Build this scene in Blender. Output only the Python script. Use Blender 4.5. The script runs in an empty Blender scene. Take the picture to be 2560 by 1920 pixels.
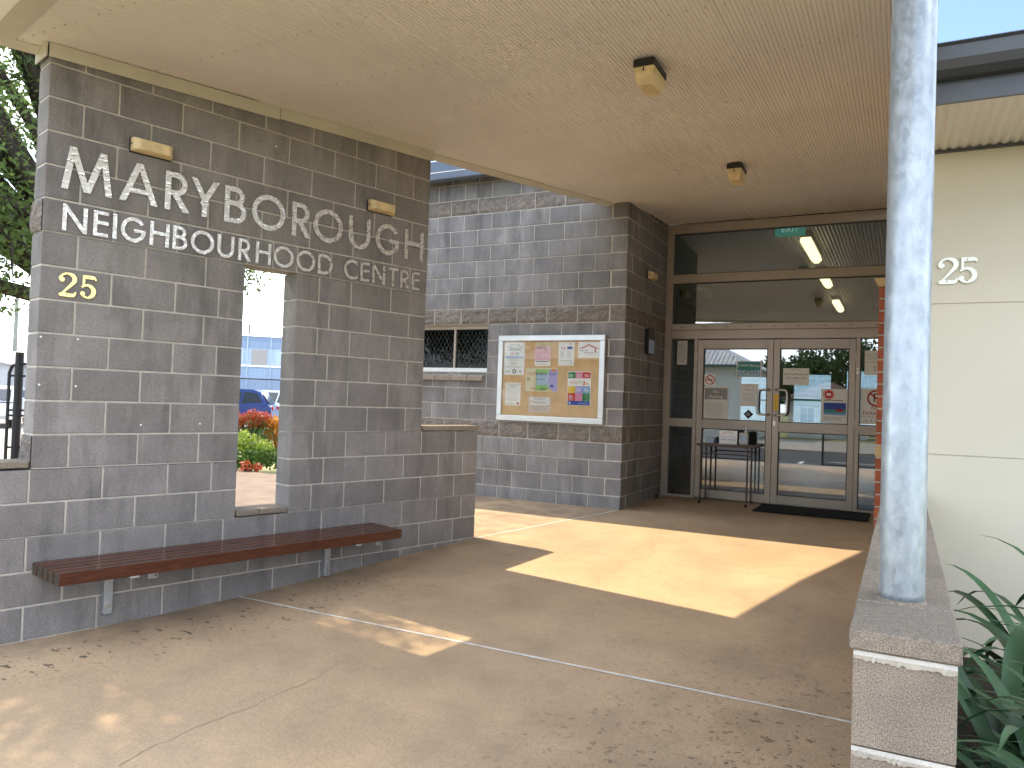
import bpy, bmesh, math, random
import numpy as np
from mathutils import Vector, Matrix
random.seed(7); np.random.seed(7)
sc = bpy.context.scene
COL = sc.collection
rad = math.radians

# ------------------------------------------------------------------ camera
YAW, PITCH, ROLL = rad(27.3056), rad(1.25578), rad(1.94233)
fw = Vector((-math.sin(YAW)*math.cos(PITCH), math.cos(YAW)*math.cos(PITCH), math.sin(PITCH)))
rt = Vector((math.cos(YAW), math.sin(YAW), 0)); up = rt.cross(fw)
r2 = rt*math.cos(ROLL)+up*math.sin(ROLL); u2 = -rt*math.sin(ROLL)+up*math.cos(ROLL)
cam = bpy.data.objects.new('camera', bpy.data.cameras.new('camera')); COL.objects.link(cam)
mw = Matrix.Identity(4)
for i in range(3):
    mw[i][0], mw[i][1], mw[i][2] = r2[i], u2[i], -fw[i]
mw[2][3] = 1.5
cam.matrix_world = mw
cam.data.sensor_width = 36; cam.data.lens = 36*1894.64/2560
cam.data.clip_start = 0.05; cam.data.clip_end = 2000
sc.camera = cam

# ------------------------------------------------------------------ world, sun, exposure
SUN_EL, SUN_DIR = rad(50.2), rad(-8.2)      # light travels towards SUN_DIR in plan
w = bpy.data.worlds.new('World'); sc.world = w; w.use_nodes = True
nt = w.node_tree; nt.nodes.clear()
wo = nt.nodes.new('ShaderNodeOutputWorld'); bg = nt.nodes.new('ShaderNodeBackground')
sky = nt.nodes.new('ShaderNodeTexSky'); sky.sky_type = 'NISHITA'; sky.sun_disc = False
sky.sun_elevation = SUN_EL
sky.sun_rotation = math.atan2(-math.cos(SUN_DIR), -math.sin(SUN_DIR)) % (2*math.pi)
sky.air_density = 1.0; sky.dust_density = 0.4; sky.ozone_density = 1.5
tc = nt.nodes.new('ShaderNodeTexCoord'); mp = nt.nodes.new('ShaderNodeMapping'); mp.inputs['Scale'].default_value = (1, 1, 2.6); mp.inputs['Location'].default_value = (1.5, 7.75, 1)
nz = nt.nodes.new('ShaderNodeTexNoise'); nz.inputs['Scale'].default_value = 2.3; nz.inputs['Detail'].default_value = 9; nz.inputs['Roughness'].default_value = .58
rp = nt.nodes.new('ShaderNodeValToRGB'); rp.color_ramp.elements[0].position = .47; rp.color_ramp.elements[1].position = .63
mx = nt.nodes.new('ShaderNodeMixRGB'); mx.inputs[2].default_value = (19.5, 20.2, 21.4, 1)
L = nt.links.new
L(tc.outputs['Generated'], mp.inputs['Vector']); L(mp.outputs[0], nz.inputs['Vector']); L(nz.outputs['Fac'], rp.inputs[0])
L(rp.outputs[0], mx.inputs[0]); L(sky.outputs[0], mx.inputs[1]); L(mx.outputs[0], bg.inputs[0]); L(bg.outputs[0], wo.inputs[0])
bg.inputs[1].default_value = 0.08
sl = bpy.data.lights.new('sun', 'SUN'); sl.energy = 2.0; sl.angle = rad(.55); sl.color = (1, .82, .56)
so = bpy.data.objects.new('sun', sl); COL.objects.link(so)
so.rotation_euler = Vector((math.cos(SUN_DIR)*math.cos(SUN_EL), math.sin(SUN_DIR)*math.cos(SUN_EL), -math.sin(SUN_EL))).to_track_quat('-Z', 'Y').to_euler()
so.location = (-20, 3, 25)
sc.view_settings.view_transform = 'Standard'; sc.view_settings.look = 'None'
sc.view_settings.gamma = 1; sc.view_settings.use_curve_mapping = False
sc.view_settings.exposure = 2.1
sc.render.engine = 'CYCLES'
sc.cycles.max_bounces = 8; sc.cycles.diffuse_bounces = 4; sc.cycles.transparent_max_bounces = 24; sc.cycles.glossy_bounces = 4
sc.cycles.use_denoising = True; sc.cycles.caustics_reflective = False; sc.cycles.caustics_refractive = False

# ------------------------------------------------------------------ materials
def mat(name, col, rough=.7, metal=0.0, var=.12, vscale=6.0, bump=0.0, bscale=60.0, rand=0.0, spec=.4, speck=0.0, spscale=180, coat=0, trans=0, emit=None, stretch=None, dirt=0.0, bloom=0.0):
    m = bpy.data.materials.new(name); m.use_nodes = True
    n = m.node_tree.nodes; l = m.node_tree.links.new
    p = n['Principled BSDF']; p.inputs['Roughness'].default_value = rough; p.inputs['Metallic'].default_value = metal
    p.inputs['Specular IOR Level'].default_value = spec
    if coat: p.inputs['Coat Weight'].default_value = coat; p.inputs['Coat Roughness'].default_value = .06
    geo = n.new('ShaderNodeNewGeometry'); vec = geo.outputs['Position']
    if stretch:
        mpn = n.new('ShaderNodeMapping'); mpn.inputs['Scale'].default_value = stretch; l(vec, mpn.inputs[0]); vec = mpn.outputs[0]
    cur = None
    def rgb(c):
        r = n.new('ShaderNodeRGB'); r.outputs[0].default_value = (*c, 1); return r.outputs[0]
    cur = rgb(col)
    def mul(cur, fac, lo, hi):
        mr = n.new('ShaderNodeMapRange'); mr.inputs['To Min'].default_value = lo; mr.inputs['To Max'].default_value = hi; l(fac, mr.inputs[0])
        v = n.new('ShaderNodeVectorMath'); v.operation = 'SCALE'; l(cur, v.inputs[0]); l(mr.outputs[0], v.inputs['Scale']); return v.outputs[0]
    if var:
        a = n.new('ShaderNodeTexNoise'); a.inputs['Scale'].default_value = vscale; a.inputs['Detail'].default_value = 5; l(vec, a.inputs['Vector'])
        mr0 = n.new('ShaderNodeMapRange'); mr0.inputs['From Min'].default_value = .3; mr0.inputs['From Max'].default_value = .7; l(a.outputs['Fac'], mr0.inputs[0])
        cur = mul(cur, mr0.outputs[0], 1-var, 1+var)
    if rand:
        oi = n.new('ShaderNodeObjectInfo'); cur = mul(cur, oi.outputs['Random'], 1-rand, 1+rand)
    if speck:
        s = n.new('ShaderNodeTexNoise'); s.inputs['Scale'].default_value = spscale; s.inputs['Detail'].default_value = 2; l(geo.outputs['Position'], s.inputs['Vector'])
        mr1 = n.new('ShaderNodeMapRange'); mr1.inputs['From Min'].default_value = .35; mr1.inputs['From Max'].default_value = .65; l(s.outputs['Fac'], mr1.inputs[0])
        cur = mul(cur, mr1.outputs[0], 1-speck, 1+speck)
    if dirt:
        d = n.new('ShaderNodeTexNoise'); d.inputs['Scale'].default_value = 1.6; d.inputs['Detail'].default_value = 8; d.inputs['Roughness'].default_value = .65
        mpd = n.new('ShaderNodeMapping'); mpd.inputs['Scale'].default_value = (3, 3, .55); l(geo.outputs['Position'], mpd.inputs[0]); l(mpd.outputs[0], d.inputs['Vector'])
        mrd = n.new('ShaderNodeMapRange'); mrd.inputs['From Min'].default_value = .5; mrd.inputs['From Max'].default_value = .68; l(d.outputs['Fac'], mrd.inputs[0])
        cur = mul(cur, mrd.outputs[0], 1.0, 1-dirt)
    if bloom:
        d = n.new('ShaderNodeTexNoise'); d.inputs['Scale'].default_value = 2.3; d.inputs['Detail'].default_value = 9; d.inputs['Roughness'].default_value = .7
        mpd = n.new('ShaderNodeMapping'); mpd.inputs['Scale'].default_value = (3.5, 3.5, .8); mpd.inputs['Location'].default_value = (7, 3, 1); l(geo.outputs['Position'], mpd.inputs[0]); l(mpd.outputs[0], d.inputs['Vector'])
        mrd = n.new('ShaderNodeMapRange'); mrd.inputs['From Min'].default_value = .52; mrd.inputs['From Max'].default_value = .72; l(d.outputs['Fac'], mrd.inputs[0])
        cur = mul(cur, mrd.outputs[0], 1.0, 1+bloom)
    l(cur, p.inputs['Base Color'])
    if bump:
        b = n.new('ShaderNodeTexNoise'); b.inputs['Scale'].default_value = bscale; b.inputs['Detail'].default_value = 6; l(vec, b.inputs['Vector'])
        bn = n.new('ShaderNodeBump'); bn.inputs['Strength'].default_value = bump; bn.inputs['Distance'].default_value = .004; l(b.outputs['Fac'], bn.inputs['Height']); l(bn.outputs[0], p.inputs['Normal'])
    if trans:
        tr = n.new('ShaderNodeBsdfTranslucent'); l(cur, tr.inputs[0]); ms = n.new('ShaderNodeMixShader'); ms.inputs[0].default_value = trans
        l(p.outputs[0], ms.inputs[1]); l(tr.outputs[0], ms.inputs[2]); l(ms.outputs[0], n['Material Output'].inputs[0])
    if emit:
        p.inputs['Emission Color'].default_value = (*emit[0], 1); p.inputs['Emission Strength'].default_value = emit[1]
    return m

MT = {}
MT['block'] = mat('concrete_block', (.225, .212, .206), .88, var=.13, vscale=4, bump=.5, bscale=150, rand=.12, spec=.25, speck=.2, dirt=.32, bloom=.25)
MT['block2'] = mat('concrete_block_building', (.208, .201, .202), .88, var=.15, vscale=4, bump=.5, bscale=150, rand=.14, spec=.25, speck=.2, dirt=.38, bloom=.4)
MT['rough'] = mat('split_face_block', (.19, .168, .152), .95, var=.25, vscale=22, bump=1.0, bscale=45, rand=.12, spec=.2, speck=.3, spscale=90)
MT['mortar'] = mat('mortar', (.46, .435, .385), .95, var=.15, vscale=14, bump=.6, bscale=90)
MT['nearblock'] = mat('concrete_block_coarse', (.245, .205, .165), .9, var=.14, vscale=9, bump=.8, bscale=170, rand=.05, speck=.45, spscale=380, spec=.25)
MT['cap'] = mat('capping_block', (.275, .232, .185), .9, var=.16, vscale=8, bump=.8, bscale=130, rand=.1, speck=.38, spscale=330, stretch=(6, 40, 6))
MT['cream'] = mat('cream_fascia', (.58, .545, .455), .5, var=.07, vscale=3)
MT['ceil'] = mat('cream_corrugated_steel', (.80, .755, .70), .42, var=.06, vscale=1.2, spec=.45)
MT['charcoal'] = mat('charcoal_gutter', (.062, .068, .08), .35, var=.08, vscale=4, spec=.5)
MT['bluefascia'] = mat('blue_grey_fascia', (.12, .15, .2), .4, var=.06)
MT['panel'] = mat('cream_cladding', (.63, .585, .47), .75, var=.035, vscale=1.5, bump=.06, bscale=30)
MT['alu'] = mat('anodised_aluminium', (.37, .315, .26), .38, metal=.2, var=.06, vscale=3, spec=.5)
MT['alu_light'] = mat('natural_aluminium', (.60, .61, .62), .33, metal=.75, var=.05)
MT['black'] = mat('black_plastic', (.02, .02, .022), .5, var=.05)
MT['blackpaint'] = mat('black_coated_steel', (.012, .012, .013), .4, var=.1)
MT['lens'] = mat('yellowed_diffuser', (.78, .62, .35), .42, var=.16, vscale=14, trans=.15)
MT['wood'] = mat('oiled_hardwood', (.080, .024, .012), .2, var=.35, vscale=9, bump=.25, bscale=30, rand=.18, stretch=(1.2, 1.2, 14), spec=.5)
MT['woodgrey'] = mat('weathered_hardwood_end', (.06, .05, .036), .7, var=.35, vscale=40)
MT['galvflat'] = mat('galvanised_bracket', (.42, .45, .47), .45, metal=.6, var=.1, vscale=25)
MT['brass'] = mat('polished_brass', (.74, .56, .22), .28, metal=.85, var=.08, vscale=40)
MT['whitenum'] = mat('painted_number', (.88, .87, .78), .3, metal=.2, var=.04)
MT['cork'] = mat('cork_backing', (.66, .43, .21), .9, var=.1, vscale=8, speck=.15, spscale=300)
MT['brickred'] = mat('red_brick', (.33, .095, .045), .85, var=.18, vscale=14, bump=.4, bscale=90, rand=.15)
MT['brickcream'] = mat('cream_brick', (.52, .36, .17), .85, var=.1, vscale=14, bump=.4, bscale=90)
MT['mat'] = mat('rubber_doormat', (.012, .012, .014), .95, var=.2, vscale=60, bump=1, bscale=300)
MT['steel'] = mat('brushed_steel', (.55, .52, .48), .28, metal=1, var=.06)
MT['gold'] = mat('gold_plate', (.62, .38, .09), .35, metal=.3, var=.03)
MT['soil'] = mat('garden_soil', (.035, .025, .018), .95, var=.4, vscale=18, bump=1, bscale=40, speck=.4, spscale=60)
MT['sealant'] = mat('joint_sealant', (.72, .71, .67), .7, var=.18, vscale=30)
MT['laminate'] = mat('brown_laminate', (.10, .06, .04), .45, var=.1)
MT['tablemetal'] = mat('bronze_tube', (.12, .09, .075), .4, metal=.5, var=.1)
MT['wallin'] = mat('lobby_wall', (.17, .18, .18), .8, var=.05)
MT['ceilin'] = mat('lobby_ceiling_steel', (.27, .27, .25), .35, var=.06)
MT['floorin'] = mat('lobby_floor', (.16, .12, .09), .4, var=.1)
MT['lampwarm'] = mat('lit_fluorescent_diffuser', (.9, .8, .6), .5, var=0, emit=((1, .74, .34), 1.3))
MT['lampcool'] = mat('dim_fluorescent_diffuser', (.7, .8, .8), .5, var=0)
def flat(name, c, r=.75): 
    k = 'p_'+name
    if k not in MT: MT[k] = mat(k, c, r, var=.03, vscale=30)
    return MT[k]
for nme, c in dict(white=(.86, .86, .84), paper=(.74, .73, .68), black=(.03, .03, .035), red=(.55, .03, .025), dkred=(.33, .03, .03), orange=(.72, .22, .02), yellow=(.78, .52, .06), green=(.03, .22, .07), lgreen=(.30, .55, .18), blue=(.04, .08, .33), sky=(.20, .36, .62), pink=(.72, .27, .42), lpink=(.74, .48, .52), lilac=(.40, .36, .65), lblue=(.42, .52, .68), cream=(.68, .62, .42), grey=(.28, .28, .28), lgrey=(.5, .5, .48), tan=(.5, .35, .25), exit=(.02, .28, .20), ltan=(.62, .52, .46), teal=(.06, .26, .24)).items(): flat(nme, c)

# glass
def glass(name, tint, k):
    m = bpy.data.materials.new(name); m.use_nodes = True; n = m.node_tree.nodes; l = m.node_tree.links.new
    n.remove(n['Principled BSDF']); t = n.new('ShaderNodeBsdfTransparent'); t.inputs[0].default_value = (*tint, 1)
    g = n.new('ShaderNodeBsdfGlossy'); g.inputs['Roughness'].default_value = 0.0; g.inputs[0].default_value = (.96, .97, 1, 1)
    f = n.new('ShaderNodeFresnel'); f.inputs[0].default_value = 1.5
    ma = n.new('ShaderNodeMath'); ma.operation = 'MULTIPLY'; ma.inputs[1].default_value = k; ma.use_clamp = True
    ms = n.new('ShaderNodeMixShader'); l(f.outputs[0], ma.inputs[0]); l(ma.outputs[0], ms.inputs[0]); l(t.outputs[0], ms.inputs[1]); l(g.outputs[0], ms.inputs[2]); l(ms.outputs[0], n['Material Output'].inputs[0])
    return m
MT['glass'] = glass('door_glass', (.66, .73, .76), 3.8)
MT['glassclear'] = glass('clear_acrylic', (.99, .99, .985), .55)
MT['glassdark'] = glass('window_glass', (.22, .25, .30), .55)
MT['carglass'] = mat('car_glass', (.02, .024, .028), .06, var=0, spec=.8)

# brushed letters: streaky bright/dull metal
def brushed():
    m = mat('brushed_aluminium', (.68, .675, .665), .32, metal=.68, var=0)
    n = m.node_tree.nodes; l = m.node_tree.links.new; p = n['Principled BSDF']
    tcn = n.new('ShaderNodeTexCoord'); mpn = n.new('ShaderNodeMapping'); mpn.inputs['Scale'].default_value = (26, 26, 44); l(tcn.outputs['Object'], mpn.inputs[0])
    nz = n.new('ShaderNodeTexNoise'); nz.inputs['Scale'].default_value = 1; nz.inputs['Detail'].default_value = 3; l(mpn.outputs[0], nz.inputs['Vector'])
    mr = n.new('ShaderNodeMapRange'); mr.inputs['From Min'].default_value = .38; mr.inputs['From Max'].default_value = .62; mr.inputs['To Min'].default_value = .16; mr.inputs['To Max'].default_value = .55; l(nz.outputs['Fac'], mr.inputs[0]); l(mr.outputs[0], p.inputs['Roughness'])
    bn = n.new('ShaderNodeBump'); bn.inputs['Strength'].default_value = .5; bn.inputs['Distance'].default_value = .006; l(nz.outputs['Fac'], bn.inputs['Height']); l(bn.outputs[0], p.inputs['Normal'])
    return m
MT['brushed'] = brushed()

def galv():
    m = mat('galvanised_post', (.5, .53, .56), .42, metal=.55, var=.05)
    n = m.node_tree.nodes; l = m.node_tree.links.new; p = n['Principled BSDF']
    g = n.new('ShaderNodeNewGeometry'); mpn = n.new('ShaderNodeMapping'); mpn.inputs['Scale'].default_value = (1, 1, .55); l(g.outputs['Position'], mpn.inputs[0])
    nz = n.new('ShaderNodeTexNoise'); nz.inputs['Scale'].default_value = 30; l(mpn.outputs[0], nz.inputs['Vector'])
    mxv = n.new('ShaderNodeMixRGB'); mxv.inputs[0].default_value = .045; l(mpn.outputs[0], mxv.inputs[1]); l(nz.outputs['Color'], mxv.inputs[2])
    v = n.new('ShaderNodeTexVoronoi'); v.inputs['Scale'].default_value = 105; l(mxv.outputs[0], v.inputs['Vector'])
    bw = n.new('ShaderNodeRGBToBW'); l(v.outputs['Color'], bw.inputs[0])
    v2 = n.new('ShaderNodeTexNoise'); v2.inputs['Scale'].default_value = 38; v2.inputs['Detail'].default_value = 4; l(mpn.outputs[0], v2.inputs['Vector'])
    ad = n.new('ShaderNodeMath'); ad.operation = 'MULTIPLY_ADD'; ad.inputs[1].default_value = .3; l(bw.outputs[0], ad.inputs[0]); l(v2.outputs['Fac'], ad.inputs[2])
    cr = n.new('ShaderNodeValToRGB'); cr.color_ramp.elements[0].position = .4; cr.color_ramp.elements[0].color = (.25, .29, .32, 1); cr.color_ramp.elements[1].position = 1.0; cr.color_ramp.elements[1].color = (.41, .455, .485, 1)
    l(ad.outputs[0], cr.inputs[0]); l(cr.outputs[0], p.inputs['Base Color'])
    mr = n.new('ShaderNodeMapRange'); mr.inputs['To Min'].default_value = .3; mr.inputs['To Max'].default_value = .55; l(bw.outputs[0], mr.inputs[0]); l(mr.outputs[0], p.inputs['Roughness'])
    return m
MT['galv'] = galv()

O1 = Vector((-4.512, 2.654, 0)); A1 = rad(74.8725); J0 = 1.006
D1 = Vector((math.cos(A1), math.sin(A1), 0)); N1 = Vector((math.sin(A1), -math.cos(A1), 0))
CX, CY, CZ = -2.831, 8.26, 0.446

def floormat():
    m = mat('coloured_concrete_paving', (.49, .355, .225), .8, var=.13, vscale=1.6, bump=.35, bscale=120, speck=.10, spscale=90, spec=.3)
    n = m.node_tree.nodes; l = m.node_tree.links.new; p = n['Principled BSDF']
    cur = p.inputs['Base Color'].links[0].from_socket
    g = n.new('ShaderNodeNewGeometry'); sx = n.new('ShaderNodeSeparateXYZ'); l(g.outputs['Position'], sx.inputs[0])
    def mth(op, a, b=None, c=None, clamp=False):
        q = n.new('ShaderNodeMath'); q.operation = op; q.use_clamp = clamp
        for i, s in enumerate((a, b, c)):
            if s is None: continue
            if isinstance(s, (int, float)): q.inputs[i].default_value = s
            else: l(s, q.inputs[i])
        return q.outputs[0]
    def rng(v, a, b, c=0., d=1.):
        q = n.new('ShaderNodeMapRange'); q.inputs['From Min'].default_value = a; q.inputs['From Max'].default_value = b; q.inputs['To Min'].default_value = c; q.inputs['To Max'].default_value = d; l(v, q.inputs[0]); return q.outputs[0]
    def nz(scale, det=3, st=None, rough=.5):
        q = n.new('ShaderNodeTexNoise'); q.inputs['Scale'].default_value = scale; q.inputs['Detail'].default_value = det; q.inputs['Roughness'].default_value = rough
        if st:
            mm = n.new('ShaderNodeMapping'); mm.inputs['Rotation'].default_value = (0, 0, -A1); mm.inputs['Scale'].default_value = st; l(g.outputs['Position'], mm.inputs[0]); l(mm.outputs[0], q.inputs['Vector'])
        else: l(g.outputs['Position'], q.inputs['Vector'])
        return q.outputs['Fac']
    # distance from the sign wall line
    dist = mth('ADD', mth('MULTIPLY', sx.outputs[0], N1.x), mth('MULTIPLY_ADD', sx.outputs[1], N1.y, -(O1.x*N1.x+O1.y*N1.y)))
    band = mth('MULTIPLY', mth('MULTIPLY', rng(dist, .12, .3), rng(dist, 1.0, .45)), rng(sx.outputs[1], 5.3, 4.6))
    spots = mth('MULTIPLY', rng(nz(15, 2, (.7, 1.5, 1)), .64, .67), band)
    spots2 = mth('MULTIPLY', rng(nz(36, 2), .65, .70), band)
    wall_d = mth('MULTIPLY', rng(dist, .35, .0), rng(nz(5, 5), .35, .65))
    # lichen specks to the right
    right = mth('MULTIPLY', rng(sx.outputs[0], -1.9, -.5), rng(sx.outputs[1], 5.2, 3.2))
    sp = mth('MULTIPLY', rng(nz(26, 3), .60, .67), right)
    spm = mth('MULTIPLY', rng(nz(95, 2), .55, .68), right)
    blot = mth('MULTIPLY', rng(nz(2.2, 6), .45, .7), right)
    worn = rng(nz(.9, 7, None, .6), .4, .68)
    def darken(cur, f, c):
        q = n.new('ShaderNodeMixRGB'); l(f, q.inputs[0]); l(cur, q.inputs[1]); q.inputs[2].default_value = (*c, 1); return q.outputs[0]
    cur = darken(cur, mth('MULTIPLY', worn, .4), (.30, .235, .18))
    cur = darken(cur, mth('MULTIPLY', rng(nz(3.5, 8, None, .7), .5, .72), .35), (.24, .185, .135))
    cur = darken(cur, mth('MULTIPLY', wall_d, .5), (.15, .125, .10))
    cur = darken(cur, mth('MULTIPLY', blot, .55), (.17, .12, .075))
    cur = darken(cur, mth('MULTIPLY', spm, .45), (.09, .07, .05))
    cur = darken(cur, mth('MULTIPLY', sp, .85), (.06, .05, .04))
    cur = darken(cur, mth('MULTIPLY', spots, .85), (.05, .045, .04))
    cur = darken(cur, mth('MULTIPLY', spots2, .7), (.06, .055, .05))
    l(cur, p.inputs['Base Color'])
    return m
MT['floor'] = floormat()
MT['pathbrown'] = mat('brown_path', (.19, .14, .105), .85, var=.2, vscale=3, bump=.3, bscale=60)
MT['asphalt'] = mat('asphalt', (.06, .06, .063), .9, var=.12, vscale=2, bump=.5, bscale=120, speck=.2)
MT['concrete'] = mat('pale_concrete', (.32, .29, .25), .85, var=.12, vscale=1.5)
MT['grass'] = mat('lawn_grass', (.10, .15, .035), .95, var=.35, vscale=3, bump=1, bscale=80, speck=.3, spscale=50)
MT['drygrass'] = mat('dry_lawn', (.24, .24, .11), .95, var=.3, vscale=1.2, bump=1, bscale=80, speck=.3, spscale=50)
MT['linepaint'] = mat('road_paint', (.7, .7, .68), .7, var=.15, vscale=20)
MT['leafdark'] = mat('tree_leaf', (.06, .105, .03), .5, var=.5, vscale=3, rand=.0, trans=.5)
MT['leafshade'] = mat('shade_tree_leaf', (.13, .20, .055), .5, var=.5, vscale=3, trans=.5)
MT['leafmid'] = mat('shrub_leaf', (.10, .19, .035), .55, var=.35, vscale=5, trans=.35)
MT['leaflime'] = mat('lime_leaf', (.30, .40, .06), .55, var=.3, vscale=5, trans=.35)
MT['leafred'] = mat('red_new_leaf', (.42, .085, .03), .5, var=.3, vscale=6, trans=.3)
MT['leaforange'] = mat('orange_leaf', (.62, .26, .03), .5, var=.3, vscale=6, trans=.3)
MT['strap'] = mat('strap_leaf', (.045, .115, .05), .42, var=.25, vscale=7, rand=.3, trans=.18, spec=.5)
MT['bark'] = mat('bark', (.05, .04, .032), .95, var=.3, vscale=12, bump=1, bscale=30)
MT['bluewall'] = mat('blue_metal_cladding', (.24, .34, .50), .55, var=.06)
MT['bluewall2'] = mat('pale_blue_panel', (.34, .44, .58), .55, var=.05)
MT['bluewall3'] = mat('pale_blue_boards', (.55, .66, .78), .6, var=.04)
MT['polewood'] = mat('weathered_pole', (.22, .23, .2), .9, var=.15)
MT['shed'] = mat('grey_shed', (.36, .38, .42), .6, var=.06)
MT['carwhite'] = mat('white_car_paint', (.62, .66, .70), .25, var=0, coat=.8)
MT['carblue'] = mat('blue_car_paint', (.008, .032, .17), .25, var=0, coat=1)
MT['tyre'] = mat('tyre', (.015, .015, .015), .9, var=.1)
MT['redlens'] = mat('red_tail_lamp', (.35, .01, .01), .2, var=0)
MT['weatherboard'] = mat('white_weatherboard', (.66, .66, .60), .6, var=.05)
MT['roofmetal'] = mat('grey_roof_steel', (.52, .53, .54), .45, metal=.2, var=.1, vscale=2)
MT['roofdark'] = mat('brown_tile_roof', (.11, .065, .05), .8, var=.2)
MT['greentrim'] = mat('green_trim', (.05, .12, .09), .5, var=.05)

# ------------------------------------------------------------------ mesh helpers
def box(bm, a, b, mtx=None):
    x0, y0, z0 = a; x1, y1, z1 = b
    v = [bm.verts.new(c) for c in ((x0, y0, z0), (x1, y0, z0), (x1, y1, z0), (x0, y1, z0), (x0, y0, z1), (x1, y0, z1), (x1, y1, z1), (x0, y1, z1))]
    if mtx: bmesh.ops.transform(bm, matrix=mtx, verts=v)
    for f in ((0, 3, 2, 1), (4, 5, 6, 7), (0, 1, 5, 4), (1, 2, 6, 5), (2, 3, 7, 6), (3, 0, 4, 7)): bm.faces.new([v[i] for i in f])
    return v
def bbox(a, b, bev=0, seg=1):
    bm = bmesh.new(); box(bm, a, b)
    if bev: bmesh.ops.bevel(bm, geom=bm.edges[:], offset=bev, segments=seg, affect='EDGES', profile=.6)
    return bm
def prism(bm, pts, y0, y1):       # polygon in x,z extruded along y
    a = [bm.verts.new((x, y0, z)) for x, z in pts]; b = [bm.verts.new((x, y1, z)) for x, z in pts]
    bm.faces.new(a); bm.faces.new(b[::-1]); n = len(pts)
    for i in range(n): bm.faces.new((a[i], b[i], b[(i+1) % n], a[(i+1) % n]))
    bmesh.ops.recalc_face_normals(bm, faces=bm.faces[:])
def prismx(bm, pts, x0, x1):      # polygon in y,z extruded along x
    a = [bm.verts.new((x0, y, z)) for y, z in pts]; b = [bm.verts.new((x1, y, z)) for y, z in pts]
    bm.faces.new(a); bm.faces.new(b[::-1]); n = len(pts)
    for i in range(n): bm.faces.new((a[i], b[i], b[(i+1) % n], a[(i+1) % n]))
    bmesh.ops.recalc_face_normals(bm, faces=bm.faces[:])
def tube(bm, pts, r, n=8, caps=True):
    pts = [Vector(p) for p in pts]; rs = r if isinstance(r, (list, tuple)) else [r]*len(pts)
    rings = []; prev = None
    for i, p in enumerate(pts):
        t = (pts[min(i+1, len(pts)-1)]-pts[max(i-1, 0)]).normalized()
        if prev is None:
            s = t.orthogonal().normalized()
        else:
            s = (prev - t*prev.dot(t)).normalized()
        prev = s; q = t.cross(s)
        rings.append([bm.verts.new(p+(s*math.cos(2*math.pi*k/n)+q*math.sin(2*math.pi*k/n))*rs[i]) for k in range(n)])
    for a, b in zip(rings, rings[1:]):
        for k in range(n): bm.faces.new((a[k], a[(k+1) % n], b[(k+1) % n], b[k]))
    if caps: bm.faces.new(rings[0][::-1]); bm.faces.new(rings[-1])
def lathe(bm, c, prof, n=16):
    rings = [[bm.verts.new((c[0]+r*math.cos(2*math.pi*k/n), c[1]+r*math.sin(2*math.pi*k/n), c[2]+z)) for k in range(n)] for r, z in prof]
    for a, b in zip(rings, rings[1:]):
        for k in range(n): bm.faces.new((a[k], a[(k+1) % n], b[(k+1) % n], b[k]))
    bm.faces.new(rings[0][::-1]); bm.faces.new(rings[-1])
def link(name, me, parent=None, loc=(0, 0, 0), rz=0):
    o = bpy.data.objects.new(name, me); COL.objects.link(o)
    if parent: o.parent = parent
    o.location = loc
    if rz: o.rotation_euler = (0, 0, rz)
    return o
def mesh(name, bm, m, smooth=False):
    me = bpy.data.meshes.new(name); bm.to_mesh(me); bm.free()
    for x in (m if isinstance(m, (list, tuple)) else [m]): me.materials.append(MT[x] if isinstance(x, str) else x)
    if smooth:
        for p in me.polygons: p.use_smooth = True
    return me
def obj(name, bm, m, parent=None, loc=(0, 0, 0), rz=0, smooth=False): return link(name, mesh(name, bm, m, smooth), parent, loc, rz)
def tag(o, label=None, cat=None, group=None, kind=None):
    for k, v in (('label', label), ('category', cat), ('group', group), ('kind', kind)):
        if v: o[k] = v
    return o
def thing(name, label, cat, loc=(0, 0, 0), rz=0, group=None):
    return tag(link(name, None, None, loc, rz), label, cat, group)
def B(name, parent, a, b, m, bev=0): return obj(name, bbox(a, b, bev), m, parent)
_bc = {}
def rough_face(wd, h, d, seed):
    rs = random.Random(seed); bm = bbox((0, .004, 0), (wd, d, h), 0)
    nx, nz_ = 9, 6; g = []
    for j in range(nz_+1):
        row = []
        for i in range(nx+1):
            e = i in (0, nx) or j in (0, nz_)
            row.append(bm.verts.new((wd*i/nx, .0035 if e else -rs.uniform(.003, .016), h*j/nz_)))
        g.append(row)
    for j in range(nz_):
        for i in range(nx): bm.faces.new((g[j][i], g[j][i+1], g[j+1][i+1], g[j+1][i]))
    return bm
def block(parent, x0, x1, z0, z1, m='block', d=.19, gap=.011, yoff=0.0, rough=None, ax=None, name='block'):
    wd, h = round(x1-x0-gap, 4), round(z1-z0-gap, 4)
    k = (wd, h, d, m, rough)
    if k not in _bc:
        if rough is not None: bm = rough_face(wd, h, d, rough)
        else:
            bm = bbox((0, 0, 0), (wd, d, h), .0045)
        _bc[k] = mesh('block', bm, m)
    return link(name, _bc[k], parent, (x0+gap/2, yoff, z0+gap/2))

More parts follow.
